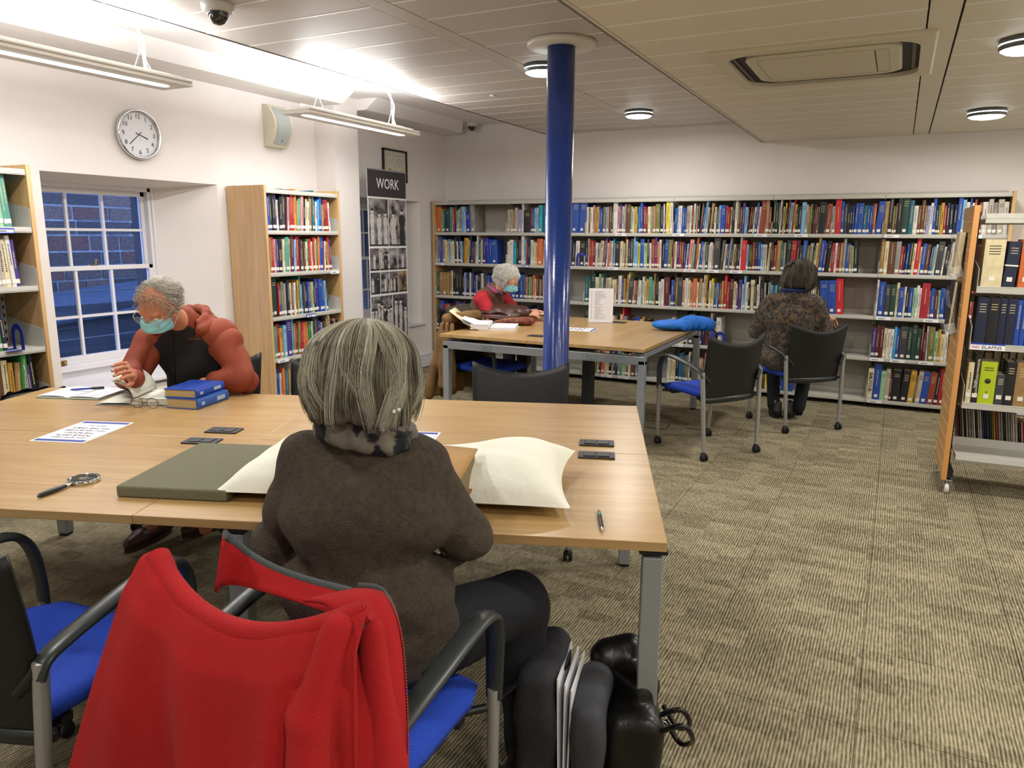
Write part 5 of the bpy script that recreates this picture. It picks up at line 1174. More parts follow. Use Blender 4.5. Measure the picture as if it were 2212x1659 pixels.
# ---- 4. woman in the leopard print coat, back to us
P4 = thing('person', 'seated person seen from behind in a leopard print fur coat by the bookcase', 'person', (-.695, 6.13, 0), math.radians(4))
hc4 = (.035, .02, 1.185); HM4 = rotm('Z', math.radians(-25)) @ rotm('X', math.radians(-15))
J = dict(hip=(0, .03, .55), chest=(0, .02, .92), neck=(0, .03, 1.04), headb=(.02, .03, 1.12), shL=(-.16, .02, .98), shR=(.16, .02, .98), elL=(-.25, .06, .74), elR=(.24, .06, .74), wrL=(-.15, .30, .72), wrR=(.27, .27, .83),
         hjL=(-.09, .03, .52), hjR=(.09, .03, .52), knL=(-.14, .42, .50), knR=(.14, .42, .50), anL=(-.10, .30, .09), anR=(.10, .30, .09), toeL=(-.10, .40, .045), toeR=(.10, .40, .045))
body(P4, J, M_skin2, hp=head_prims(hc4, HM4, .97), h=.0085)
def leopard():
    m = bpy.data.materials.new('leopard_fur'); m.use_nodes = True; nt = m.node_tree; N = nt.nodes; L = nt.links; b = N['Principled BSDF']; b.inputs['Roughness'].default_value = .9; b.inputs['Sheen Weight'].default_value = .3
    tc = N.new('ShaderNodeTexCoord'); n0 = N.new('ShaderNodeTexNoise'); n0.inputs['Scale'].default_value = 30; L.new(tc.outputs['Object'], n0.inputs['Vector'])
    mx0 = N.new('ShaderNodeMix'); mx0.data_type = 'VECTOR'; mx0.inputs[0].default_value = .05; L.new(tc.outputs['Object'], mx0.inputs[4]); L.new(n0.outputs['Color'], mx0.inputs[5])
    v = N.new('ShaderNodeTexVoronoi'); v.inputs['Scale'].default_value = 38; L.new(mx0.outputs[1], v.inputs['Vector'])
    r = N.new('ShaderNodeValToRGB'); e = r.color_ramp.elements; e[0].position = .18; e[0].color = (*srgb('#2c1e10'), 1); e[1].position = .62; e[1].color = (*srgb('#6a4f2c'), 1); q = e.new(.32); q.color = (*srgb('#15100b'), 1); q = e.new(.50); q.color = (*srgb('#1e160e'), 1)
    L.new(v.outputs['Distance'], r.inputs[0]); L.new(r.outputs[0], b.inputs['Base Color'])
    n = N.new('ShaderNodeTexNoise'); n.inputs['Scale'].default_value = 160; L.new(tc.outputs['Object'], n.inputs['Vector']); bp = N.new('ShaderNodeBump'); bp.inputs['Strength'].default_value = 1; bp.inputs['Distance'].default_value = .02; L.new(n.outputs[0], bp.inputs['Height']); L.new(bp.outputs[0], b.inputs['Normal']); return m
M_leo = leopard(); rs4 = np.random.RandomState(4)
def fur(X, Y, Z): return .004*np.sin(95*X+40*np.sin(30*Z))*np.sin(90*Z+35*np.sin(25*X))*1.0+.007*np.sin(22*Z+9*X)
C4 = [('e', (-.01, .0, .56), (.205, .165, .13)), ('e', (0, .0, .70), (.19, .15, .15)), ('e', (0, .0, .86), (.205, .145, .15)), ('c', (-.135, .01, .965), (.135, .01, .965), .088, .088), ('c', (.0, .01, 1.0), (.01, .02, 1.065), .088, .072)]
for q in (-1, 1): C4 += [('c', (q*.16, .02, .96), (q*.245, .05, .76), .078, .072), ('c', (q*.247, .055, .75), ((-.16, .26, .72) if q < 0 else (.25, .24, .80)), .068, .058)]
coat = blob('fur_coat', M_leo, P4, C4, h=.0075, k=.03, noise=fur, smooth_it=0, cut=[lambda X, Y, Z: .445-Z])
# loose fur fibres over the coat surface
me = coat.data; nv = len(me.vertices); co = np.zeros(nv*3); no = np.zeros(nv*3); me.vertices.foreach_get('co', co); me.vertices.foreach_get('normal', no); co = co.reshape(-1, 3); no = no.reshape(-1, 3)
sel = rs4.choice(nv, 7000); d = no[sel]*.6+np.array((0, 0, -.8))+rs4.normal(0, .3, (7000, 3)); d /= np.linalg.norm(d, axis=1, keepdims=True); t = np.linspace(0, 1, 4)[None, :, None]
strands('fur_fibres', co[sel][:, None, :]+d[:, None, :]*t*.016, .0011, [M_leo], np.zeros(7000, int), coat)
HB = [mat('hair_brown_%d' % i, c, .5) for i, c in enumerate(('#3d352c', '#554b40', '#6a6258', '#2e2720'))]
bob('hair', P4, hc4, rotm('Z', math.radians(-20)) @ rotm('X', math.radians(-12)), HB, n=2000, L=(.075, .125), seed=8, curl=.04, face=45, r0=.0011, base_m=hair_mat('hair_brown_base', '#3a322a', '#2a241e'), W=(.122, .122, .115), k=14)
blob('trousers', M_navy, P4, [('e', (0, .03, .535), (.17, .14, .08)), ('c', (-.09, .03, .53), (-.14, .42, .53), .08, .065), ('c', (-.14, .42, .53), (-.10, .31, .10), .060, .05), ('c', (.09, .03, .53), (.14, .42, .53), .08, .065), ('c', (.14, .42, .53), (.10, .31, .10), .060, .05)], h=.01, k=.02)
shoe(P4, (-.085, .34, 0), .2, M_shoe, M_blackg); shoe(P4, (.03, .36, 0), -.1, M_shoe, M_blackg)
b = MB(); 
sc = [('c', (.085*math.cos(2*PI*i/10)+.01, .02+.08*math.sin(2*PI*i/10), 1.085), (.085*math.cos(2*PI*(i+1)/10)+.01, .02+.08*math.sin(2*PI*(i+1)/10), 1.085), .018, .018) for i in range(10)]
blob('scarf', mat('scarf_blue', '#1b2a5c', .8), P4, sc, h=.006, k=.01)
hand(P4, (.275, .265, .845), np.array(Matrix(((.9, .1, -.4), (0, .97, .2), (.4, -.2, .9)))), -1, (30, 40, 25), skin=M_skin2); hand(P4, (-.15, .30, .72), np.array(Matrix(((1, 0, 0), (0, 1, 0), (0, 0, 1)))), 1, (25, 35, 25), skin=M_skin2)
# ------------------------------------------------------------------ helpers in the near table's own frame
def t1w(u, v, z=0.0): return Vector((math.cos(A20)*u-math.sin(A20)*v, math.sin(A20)*u+math.cos(A20)*v, z))
def place(o, loc, rz, label, cat, group=None): o.location = loc; o.rotation_euler = (0, 0, rz); return tag(o, label, cat, group)
TT = .7402
def notice(loc, rz, label):
    b = MB(); b.box(-.105, .105, -.1485, .1485, 0, .0007); b.box(-.097, .097, -.141, -.116, .0007, .0009, 1); b.box(-.097, .097, .116, .141, .0007, .0009, 1)
    for x in (-.097, .0955): b.box(x, x+.0015, -.116, .116, .0007, .0009, 1)
    o = b.build('notice', [M_paper, M_printb]); place(o, loc, rz, label, 'notice', 'notices asking readers to leave books on the table')
    for s, y, sz in (('LOCAL HISTORY LIBRARY', .088, .0125), ('PLEASE LEAVE', .058, .022), ('THE BOOKS', .024, .022), ('YOU HAVE USED', -.010, .022), ('ON THE TABLE', -.044, .022), ('THANK YOU', -.082, .013)):
        text('lettering', s, sz, M_print, o, (0, y, .001))
    return o
notice(t1w(-1.912, 2.522, TT), A20+PI, 'white notice sheet with blue bands lying in front of the masked man')
notice(t1w(-.680, 2.545, TT), A20+PI, 'white notice sheet just right of the grey hair, partly hidden by the old volume')
c = at_z(1248, 711.5, TT); notice((c.x, c.y, TT), PI/2+.12, 'white notice sheet on the far table just right of the blue column')

# foam wedge, magnifier
b = MB(); b.box(-.165, .165, -.23, .23, 0, .034); o = b.build('foam_wedge', mat('foam_green_grey', '#6f6e59', .95, noise=(300, .15), bump=.5, bscale=500), bevel=.006, seg=3); place(o, t1w(-1.175, 2.10, TT), A20, 'grey-green foam book support lying flat on the near table', 'foam block')
mg = thing('magnifying_glass', 'round magnifying glass with black handle lying on the near table', 'magnifier', t1w(-1.522, 1.985, TT), A20+math.radians(-10))
b = MB(); b.lathe([(.040, .0), (.044, .0), (.044, .013), (.040, .013), (.040, .0)], 36); b.build('rim', M_chrome, mg)
b = MB(); b.lathe([(.0, .0045), (.03, .005), (.040, .007), (.040, .008), (.03, .010), (.0, .0115)], 32); b.build('lens', mat('lens_glass', '#f6f8f8', .0, trans=1, ior=1.35), mg)
b = MB(); b.tube([(0, -.043, .007), (0, -.062, .007)], .0035, 8); b.tube([(0, -.058, .007), (0, -.066, .007)], .0055, 10); b.build('ferrule', M_chrome, mg)
b = MB(); b.tube([(0, -.064, .0075), (0, -.085, .008), (0, -.12, .0085), (0, -.15, .0072), (0, -.158, .006)], [.0062, .0082, .0092, .0075, .003], 12, flat=(1.0, .8), up=(1, 0, 0)); b.build('handle', M_black, mg)

# long white pillow and the old open volume on it
M_pillow = mat('pillow_white', '#e3e3d6', .85, bump=.35, bscale=25)
b = MB()
def pil(u, v, sgn):
    a, c_ = 2*u-1, 2*v-1; A, C_ = 1-abs(a)**3.2, 1-abs(c_)**2.6
    pin = 1-.07*(1-abs(c_)**2)*abs(a)**4; pin2 = 1-.05*(1-abs(a)**2)*abs(c_)**4
    x = a*.50*pin; y = c_*.225*pin2; sag = 1-.50*math.exp(-((a-.10)/.45)**2)
    h = max(0, A)**.55*max(0, C_)**.6
    wr = .0035*math.sin(22*x+18*y+5*math.sin(9*y))*h+.006*math.sin(46*(x+.5*y))*max(0, abs(a)-.5)*h
    z = .030+.03*max(0, a)**2*(.5+.5*c_) + sgn*0
    return (x, y, z+(h*.128*sag+wr if sgn > 0 else -h*.026))
n_, m_ = 56, 30
b.grid(lambda u, v: pil(u, v, 1), n_, m_); b.grid(lambda u, v: pil(1-u, v, -1), n_, m_)
b.v = [(x, y, max(z, .001)) for x, y, z in b.v]
o = b.build('pillow', M_pillow, subsurf=1); place(o, t1w(-.552, 2.095, TT), A20, 'long white pillow supporting the old volume on the near table', 'pillow')
ob = thing('old_volume', 'large old brown volume open on the white pillow before the seated woman', 'book', t1w(-.52, 1.84, .80), A20)
M_ob = mat('old_cover', '#8e6a38', .75, noise=(6, .25)); M_op = mat('old_pages', '#a08a5e', .9, noise=(120, .5), stretch=(1, 1, 12), bump=.8, bscale=80)
b = MB()
def pg(u, v): x = u*.195; return (x, -.15+v*.31, .072+.014*math.sin(min(1, u*2.5)*PI/2)-.006*u)
b.grid(pg, 12, 4); b.grid(lambda u, v: (-pg(1-u, v)[0], pg(1-u, v)[1], pg(1-u, v)[2]), 12, 4); b.box(-.19, .19, -.148, .158, .004, .070); b.build('page_block', M_op, ob)
b = MB(); b.box(-.2, .2, -.155, .165, 0, .004); b.build('cover', M_ob, ob)
b = MB(); b.grid(lambda u, v: (.0+u*.198, -.155+v*.32, pg(u, v)[2]+.003+.004*math.sin(u*3)), 12, 4); b.build('leaf', mat('brown_leaf', '#a47c42', .7, noise=(5, .15)), ob, solid=.0015)

# ballpoint pen on the near table, books and reading things before the man
pn = thing('pen', 'black and clear ballpoint pen lying near the right corner of the near table', 'pen', t1w(.026, 1.862, TT+.006), A20+math.radians(4))
b = MB(); b.tube([(0, -.058, 0), (0, -.03, 0), (0, .055, 0)], .0052, 10); b.build('barrel', M_black, pn)
b = MB(); b.tube([(0, -.058, 0), (0, -.072, 0)], [.005, .0012], 10); b.tube([(0, .055, 0), (0, .066, 0)], .003, 8); b.tube([(0, .02, .006), (0, .052, .007)], .0015, 6); b.build('tip', M_chrome, pn)
b = MB(); b.tube([(0, .028, 0), (0, .046, 0)], .0055, 10); b.build('band', mat('green_band', '#3f8f78', .4), pn)
def solid_book(name, w, L_, h, c1, label, loc, rz, spine_round=True):
    """lying book: x from fore-edge to spine, y along the spine"""
    t = thing(name, label, 'book', loc, rz); m = mat('cloth_'+c1.strip('#'), c1, .55, noise=(60, .08))
    b = MB(); b.box(-w/2, w/2, -L_/2, L_/2, 0, .003); b.box(-w/2, w/2, -L_/2, L_/2, h-.003, h)
    pts = [(w/2-.001+.009*math.sin(PI*i/8), h/2-h/2*math.cos(PI*i/8)) for i in range(9)]
    b.prism([(p[0], p[1]) for p in pts]+[(w/2-.003, h), (w/2-.003, 0)], -L_/2, L_/2, 0, Matrix(((1, 0, 0, 0), (0, 0, 1, 0), (0, 1, 0, 0), (0, 0, 0, 1)))); b.build('cover', m, t)
    b = MB(); b.box(-w/2+.004, w/2-.002, -L_/2+.004, L_/2-.004, .003, h-.003); b.build('pages', mat('old_page_edge', '#b9a173', .85, noise=(200, .2), stretch=(1, 1, 10)), t)
    b = MB(); b.box(w/2+.0072, w/2+.0085, L_*.10, L_*.36, h*.3, h*.7); b.box(w/2+.0072, w/2+.0085, -L_*.4, -L_*.30, h*.35, h*.65); b.build('spine_title', mat('pale_gilt', '#9db1c8', .5), t); return t
solid_book('book', .150, .222, .044, '#27529f', 'mid-blue hardback at the bottom of the stack beside the open book', t1w(-1.742, 3.035, TT), A20+math.radians(-6))
solid_book('book', .150, .215, .037, '#1741a6', 'bright blue hardback on top of the stack beside the open book', t1w(-1.760, 3.045, TT+.0445), A20+math.radians(-3))
nb_ = thing('notebook', 'open green-edged notebook with handwriting, left of the reading man', 'notebook', t1w(-2.362, 3.135, TT), A20)
b = MB(); b.box(-.155, .155, -.106, .106, 0, .002); b.build('cover', mat('teal_cover', '#2c6f66', .5), nb_)
b = MB(); b.grid(lambda u, v: ((u-.5)*.302, (v-.5)*.206, .010+.004*abs(math.sin((u-.5)*PI*2))-.006*math.exp(-((u-.5)/.03)**2)), 30, 2); b.box(-.150, .150, -.102, .102, .002, .0075); b.build('pages', M_paper, nb_)
b = MB(); rr = random.Random(5)
for k in range(17):
    for s_ in (-1, 1): b.box(*( (-.14, -.14+.12*rr.uniform(.5, 1)) if s_ < 0 else (.012, .012+.12*rr.uniform(.5, 1)) ), -.09+k*.0107, -.0895+k*.0107+.0012, .0136, .0139)
x = b.build('handwriting', mat('pencil', '#8d8f96', .8), nb_); x['kind'] = 'stuff'
pn2 = thing('pen', 'blue and black pen lying across the open notebook', 'pen', t1w(-2.36, 3.17, TT+.0205), A20+math.radians(-58))
b = MB(); b.tube([(0, -.06, 0), (0, .015, 0)], .0052, 10); b.build('barrel', mat('pen_blue', '#1b2e96', .35), pn2)
b = MB(); b.tube([(0, .015, 0), (0, .068, 0)], .0062, 10); b.tube([(0, -.06, 0), (0, -.074, 0)], [.005, .0012], 8); b.build('cap', M_black, pn2)
op = thing('open_book', 'thick open book the man reads, one page curling up in his hand', 'book', t1w(-2.005, 3.065, TT), A20+math.radians(6))
b = MB(); b.box(-.165, .165, -.115, .115, 0, .003); b.build('cover', mat('grey_cover', '#7c8088', .5), op)
M_pg = mat('book_paper', '#d8d8ca', .8)
b = MB(); b.grid(lambda u, v: (.004+u*.150, -.110+v*.22, .003+.030*min(1, u*6)**.5-.004*u), 16, 2); b.box(.006, .154, -.110, .110, .003, .0285); b.grid(lambda u, v: (-.004-u*.150, .110-v*.22, .003+.007*min(1, u*6)**.5), 12, 2); b.build('page_block', M_pg, op)
for k, (bend, ln) in enumerate(((1.0, .158), (.8, .15), (1.12, .150))):
    b = MB(); 
    def pgc(u, v, bend=bend, ln=ln): a = PI*.5+bend*u*1.35; R = ln/1.35/bend; return (-(R*(1-math.cos(bend*u*1.35)))+.002*0, -.108+v*.216, .028+R*math.sin(bend*u*1.35)*.78+.004*v)
    b.grid(pgc, 16, 3); pp = b.build('page', M_pg, op, solid=.0004)
b = MB()
for k in range(20):
    v0_ = .06+k*.044
    for q in (0, 1):
        pts = [Vector(pgc(.12+i*.11, v0_)) for i in range(8)]
        if q == 0: b.tube([p_+Vector((.0012, 0, .0012)) for p_ in pts], .0007, 3, cap=False)
        else: x0_ = .03; b.box(x0_, .14, -.108+v0_*.216, -.108+v0_*.216+.0012, .0312, .0318)
x = b.build('printed_lines', mat('print_grey', '#8a8a86', .8), op); x['kind'] = 'stuff'
sg = thing('reading_glasses', 'folded wire reading glasses on the table before the open book', 'glasses', t1w(-1.918, 2.92, TT+.021), A20+PI+math.radians(-6))
glasses('frame', sg, lambda p: (p[0]*1.12, p[1]*1.1, p[2]*1.0), mat('wire_bronze', '#4c3a2e', .3, .7), 1.0, fold=True)

# ------------------------------------------------------------------ far table things
def wpt(px, py, z=TT): return at_z(px, py, z)
c = wpt(1297, 697); st = thing('list_stand', 'white printed list in a clear stand on the far table', 'sign', (c.x, c.y, TT), math.atan2(c.y, c.x)-PI/2+.05)
b = MB(); b.box(-.107, .107, -.002, .002, .0, .300); b.box(-.107, .107, -.05, .05, 0, .003); b.build('holder', M_acr, st)
b = MB(); b.box(-.105, .105, -.0035, -.002, .004, .297); b.build('sheet', M_paper, st)
b = MB()
for k in range(27): z = .272-k*.0092; b.box(-.088, -.078, -.0039, -.0034, z, z+.003); b.box(-.055, -.055+rr.uniform(.03, .10), -.0039, -.0034, z, z+.003); b.box(-.092, .085, -.0037, -.0034, z-.0032, z-.0028)
x = b.build('printed_list', mat('print_grey2', '#9a9a9c', .8), st); x['kind'] = 'stuff'
# ring binder
c = wpt(1035, 712); bd_ = thing('ring_binder', 'open ring binder of white papers at the left end of the far table', 'binder', (c.x+.0, c.y+.10, TT), math.radians(22))
M_bcream = mat('binder_cream', '#cfc3a0', .6); M_bred = mat('binder_red', '#b4503e', .6)
b = MB(); b.box(-.03, .27, -.15, .15, 0, .004); b.grid(lambda u, v: (-.03-u*.24, -.15+v*.30, .002+.15*u**1.3), 8, 2); b.build('cover', M_bcream, bd_, solid=.003)
b = MB(); b.grid(lambda u, v: (-.03-u*.24, -.15+v*.30, -.001+.15*u**1.3), 8, 2); b.box(-.03, .272, -.152, .152, -.0002, .0); b.build('cover_lining', M_bred, bd_)
for x0_, x1_, zt, nm in ((-.17, .045, .045, 'paper_stack'), (.055, .255, .022, 'paper_stack')):
    b = MB(); k_ = 6
    for k in range(k_): z0_ = .005+k*(zt/k_); dx = rr.uniform(-.003, .003); b.grid(lambda u, v: (x0_+dx+u*(x1_-x0_), -.145+v*.29+dx, z0_+zt/k_*.9+(max(0, .45-u)*.10 if x0_ < 0 else 0)), 8, 1); b.box(x0_+dx+(.07 if x0_ < 0 else 0), x1_+dx, -.145+dx, .145+dx, z0_, z0_+zt/k_*.82)
    b.build(nm, M_paper, bd_)
b = MB()
for yy in (-.04, .04): b.tube([(.05+.028*math.cos(a), yy, .022+.034*math.sin(a)) for a in [PI*i/10 for i in range(11)]], .0016, 6)
b.build('rings', M_chrome, bd_)
# handbag, pouch, garment, old book
c = wpt(1072, 694); hb_ = thing('handbag', 'brown leather handbag lying open on the far table', 'handbag', (c.x-.02, c.y+.10, TT), math.radians(10))
M_hb = mat('bag_brown', '#42241b', .4, noise=(8, .2), bump=.2, bscale=20)
blob('bag_body', M_hb, hb_, [('e', (.05, .05, .07), (.24, .13, .072)), ('e', (-.14, .0, .045), (.12, .11, .045)), ('c', (-.2, -.06, .03), (.18, -.07, .04), .03, .04)], h=.007, k=.03, noise=lambda X, Y, Z: .004*np.sin(40*X+30*Y), carve=[('e', (-.02, -.13, .055), (.17, .06, .030))], cut=[lambda X, Y, Z: .001-Z])
b = MB(); b.grid(lambda u, v: (-.17+.33*u, -.085+.05*v, .018+.05*v+.01*math.sin(u*7)), 10, 3); b.build('lining', M_black, hb_)
for xx in (-.19, .12): b = MB(); b.tube([(xx+.014*math.cos(a), -.115, .045+.014*math.sin(a)) for a in [2*PI*i/14 for i in range(15)]], .0028, 6); b.build('ring', M_chrome, hb_)
c = wpt(1105, 703)
M_pais = mat('paisley', '#8f3324', .6, noise=(34, .9), col2='#2e2414', detail=2)
def pais(X, Y, Z): return .002*np.sin(60*X)
pc = thing('pouch', 'orange and brown patterned pouch on the far table before the handbag', 'pouch', (c.x+.01, c.y+.02, TT), math.radians(20))
blob('pouch_body', M_pais, pc, [('e', (.03, 0, .035), (.15, .055, .036)), ('e', (-.12, .0, .020), (.07, .035, .020)), ('e', (.12, 0, .038), (.05, .05, .038))], h=.006, k=.02, noise=pais, cut=[lambda X, Y, Z: .001-Z])
b = MB(); b.tube([(-.16, -.03, .03), (-.02, -.035, .062), (.15, -.02, .07)], .003, 6); b.build('zip', mat('zip_brass', '#a58a55', .4, .8), pc)
c = wpt(1150, 690); ov = thing('old_volume', 'old thick book with ragged page edges under the white-haired reader\'s hands', 'book', (c.x+.02, c.y+.0, TT), math.radians(6))
b = MB(); b.box(-.17, .19, -.12, .12, 0, .006); b.build('cover', mat('red_brown_cover', '#7c3c2a', .6), ov)
b = MB(); b.box(-.16, .18, -.115, .115, .006, .048); b.grid(lambda u, v: (-.16+.34*u, -.115+.23*v, .048+.012*abs(math.sin(u*2*PI))), 20, 2); b.build('page_block', M_op, ov)
b = MB(); b.grid(lambda u, v: (-.16+.34*u, -.117+.234*v, .050+.012*abs(math.sin(u*2*PI))), 20, 2); b.build('open_pages', mat('aged_page', '#c9bb8c', .8), ov)
c = wpt(1015, 690); gm = thing('folded_coat', 'dark olive-grey coat bundled at the far table edge', 'coat', (c.x-.10, c.y+.22, TT), .2)
blob('coat_body', mat('olive_coat', '#3a342b', .85), gm, [('e', (0, 0, .05), (.20, .12, .055)), ('e', (-.16, .02, .03), (.10, .10, .035)), ('c', (-.24, .05, .05), (.0, .06, .10), .035, .03)], h=.008, k=.03, noise=lambda X, Y, Z: .006*np.sin(36*X+25*Y+20*Z), cut=[lambda X, Y, Z: .001-Z])
# blue cotton bag at right end of the far table
c = wpt(1462, 716); bb = thing('cloth_bag', 'bright blue cloth bag crumpled on the right corner of the far table', 'bag', (c.x, c.y+.10, TT), math.radians(24))
M_bb = mat('bag_blue', '#0a66c4', .7, noise=(8, .15))
bo_ = blob('bag_body', M_bb, bb, [('e', (-.06, 0, .042), (.17, .11, .042)), ('e', (.10, .0, .058), (.12, .10, .056)), ('e', (.19, -.02, .05), (.08, .09, .05)), ('c', (.02, -.09, .03), (.16, -.06, .06), .022, .02)], h=.006, k=.02, noise=lambda X, Y, Z: .010*(1-2*np.abs(np.sin(26*X+18*Y+8*np.sin(9*Y+5*X))))*np.clip((X+.06)*9, .25, 1), cut=[lambda X, Y, Z: .001-Z])
b = MB(); b.tube(smoothpath([(.16, -.10, .02), (.22, -.12, -.03), (.27, -.10, -.06), (.28, -.05, -.02), (.24, -.02, .03)]), .006, 8); b.build('drawstring', M_black, bb)
text('lettering', 'RSS', .030, M_paper, bo_, (-.08, .01, .0865), (0, 0, .0))

# ------------------------------------------------------------------ clock, speaker, picture, banner
ck = thing('wall_clock', 'round chrome wall clock with plain numerals above the left window', 'clock', (XL+.002, 3.575, 2.140), 0); MX = Matrix.Rotation(PI/2, 4, 'Z') @ Matrix.Rotation(PI/2, 4, 'X')   # local xy -> wall plane
b = MB(); b.lathe([(.0, 0), (.160, 0), (.166, .010), (.166, .030), (.158, .042), (.150, .036), (.147, .020)], 56, 0, MX); b.build('rim', M_chrome, ck)
b = MB(); b.lathe([(.148, .020), (.0, .021)], 48, 0, MX); b.build('dial', mat('dial_white', '#d9dade', .5), ck)
for k in range(1, 13):
    a = PI/2-2*PI*k/12; o = text('numeral', str(k), .042, M_print, ck, MX @ Vector((.117*math.cos(a), .117*math.sin(a), .0215))); o.rotation_euler = MX.to_euler()
b = MB()
for k in range(60): a = 2*PI*k/60; b.box(-.0006, .0006, .139, .143 if k % 5 else .145, .0212, .0217, 0, MX @ Matrix.Rotation(a, 4, 'Z'))
x = b.build('minute_marks', M_print, ck); x['kind'] = 'stuff'
def handm(a, L_, tail, w): b = MB(); b.box(-w/2, w/2, -tail, L_, .023, .0245, 0, MX @ Matrix.Rotation(a, 4, 'Z')); b.build('clock_hand', M_print, ck)
handm(-2*PI*(3+38/60)/12, .072, .026, .0055); handm(-2*PI*38/60, .104, .026, .0045)
b = MB(); b.box(-.0006, .0006, -.02, .05, .025, .0255, 0, MX @ Matrix.Rotation(-2*PI*.48, 4, 'Z')); b.build('second_hand', mat('second_grey', '#8e8e92', .5), ck)
sp = thing('wall_speaker', 'cream wall speaker with curved grey grille left of the hanging light', 'speaker', (XL+.001, 4.75, 2.185), 0)
b = MB(); T_ = Matrix.Identity(4)
prof = [(0, 0)]+[(.035+.095*math.sin(PI*(i+.6)/11.2), .33*i/10) for i in range(11)]+[(0, .33)]
b.prism([(x, z) for x, z in prof], 0, .21, 0, Matrix(((1, 0, 0, 0), (0, 0, 1, 0), (0, 1, 0, 0), (0, 0, 0, 1)))); b.build('cabinet', mat('cream_plastic', '#cfc9b4', .5), sp, .004)
b = MB(); b.grid(lambda u, v: (.0385+.095*math.sin(PI*((.06+.88*v)*10+.6)/11.2), .028+u*.154, .33*(.06+.88*v)), 4, 14); b.build('grille', mat('grille_grey', '#a9b0ae', .6, noise=(400, .2)), sp)
b = MB(); b.box(.095, .099, .10, .115, .045, .055); b.build('badge', M_printb, sp)
pf = thing('framed_picture', 'black-framed line drawing on the wall behind the tall banner', 'picture', (XL+.001, 6.34, 2.02), 0)
b = MB(); W_, H_ = .415, .32
for q in ((0, W_, 0, .018), (0, W_, H_-.018, H_), (0, .018, 0, H_), (W_-.018, W_, 0, H_)): b.box(0, .022, q[0], q[1], q[2], q[3])
b.build('frame', M_black, pf); b = MB(); b.box(0, .008, .015, W_-.015, .015, H_-.015); b.build('mount', mat('mount_cream', '#d2cdbd', .7), pf)
b = MB(); X_ = .009
def ln(pts): b.tube([(X_, p[0], p[1]) for p in pts], .0012, 4)
ln([(.06, .06), (.06, .26), (.36, .26), (.36, .06), (.06, .06)]); ln([(.10, .21), (.13, .19), (.17, .20), (.19, .24)]); ln([(.28+.045*math.cos(a), .19+.045*math.sin(a)) for a in [2*PI*i/16 for i in range(17)]]); ln([(.28, .22), (.29, .16)]); ln([(.21, .18), (.20, .15), (.22, .13), (.20, .11)])
b.build('line_drawing', M_print, pf); b = MB(); b.box(.0085, .0095, .09, .15, .10, .13); b.build('colour_wash', mat('wash_ochre', '#b79a5a', .8), pf)
bn = thing('roll_up_banner', 'tall roll-up banner reading WORK with black and white photographs', 'banner', (-4.42, 5.69, 0), 0)
BWd = .615
def bz(y): return at_x(791, y, -4.42).z
b = MB(); b.box(-.001, .001, 0, BWd, .06, 2.075); b.build('sheet', mat('banner_white', '#d9d7d6', .6), bn)
b = MB(); b.tube([(0, -.005, 2.08), (0, BWd+.005, 2.08)], .008, 8); b.build('top_rail', M_silver, bn)
b = MB(); b.box(-.05, .05, -.02, BWd+.02, 0, .07); b.build('base', M_silver, bn, .008); b = MB(); b.tube([(-.02, BWd/2, .06), (-.02, BWd/2, 2.07)], .006, 6); b.build('pole', M_silver, bn)
b = MB(); b.box(.001, .0018, .004, BWd-.004, bz(423), 2.072); b.build('header', mat('banner_header', '#2c262a', .6), bn)
text('lettering', 'WORK', .135, M_paper, bn, (.0025, BWd/2+.01, (bz(423)+2.072)/2), (PI/2, 0, PI/2), sx=.85)
def photo_mat(i, tone):
    return mat('photo_%d' % i, tone, .6, noise=(9+3*(i % 4), .85), detail=5, col2='#1c191c')
figr = random.Random(9)
def photo(i, y0, y1, za, zb, n, tone='#8f8b8b'):
    b = MB(); b.box(.001, .0018, y0, y1, za, zb); o = b.build('photograph', photo_mat(i, tone), bn)
    b = MB(); b.box(.0018, .0021, y0, y1, za, za+.016); b.build('caption_bar', M_print, o); H = zb-za-.02
    lt = MB(); dk = MB(); sk = MB()
    for k in range(n):
        cx_ = y0+(y1-y0)*(k+.5)/n+figr.uniform(-.01, .01); hh = H*figr.uniform(.72, .92); w = min((y1-y0)/n*.36, hh*.16); tgt = lt if figr.random() < .6 else dk
        z0_ = za+.016
        tgt.add([(.0022, cx_+q*w*s_, z0_+hh*t_) for (q, s_, t_) in ((-1, .75, 0), (1, .75, 0), (1, .8, .35), (1, .6, .5), (1, 1.0, .62), (1, .9, .78), (1, .3, .84), (-1, .3, .84), (-1, .9, .78), (-1, 1.0, .62), (-1, .6, .5), (-1, .8, .35))], [tuple(range(12))])
        r_ = hh*.075; sk.add([(.0023, cx_+r_*.8*math.cos(a), z0_+hh*.92+r_*math.sin(a)) for a in [2*PI*j/12 for j in range(12)]], [tuple(range(12))])
        dk.add([(.0024, cx_+r_*.9*math.cos(a), z0_+hh*.93+r_*1.1*math.sin(a)) for a in [PI*j/8 for j in range(9)]], [tuple(range(9))])  # hair shapes share the mesh of the dark printed figures
    for q, nm, c_ in ((lt, 'printed_figure', '#b9b5b3'), (dk, 'printed_dark', '#26222a'), (sk, 'printed_face', '#c9c2bd')):
        if q.v: q.build(nm, mat('print_'+nm, c_, .6, noise=(40, .25)), o)
m_ = .012; w_ = BWd-2*m_
photo(0, m_, m_+w_*.50, bz(532), bz(427), 3); photo(1, m_+w_*.52, BWd-m_, bz(532), bz(427), 2, '#a49c9c')
for k in range(4): photo(2+k, m_+w_*k/4+.004*(k > 0), m_+w_*(k+1)/4-.004, bz(586), bz(537), (1, 3, 0, 1)[k], ('#7c6f70', '#b5b2b0', '#aaa7a6', '#8f8b90')[k])
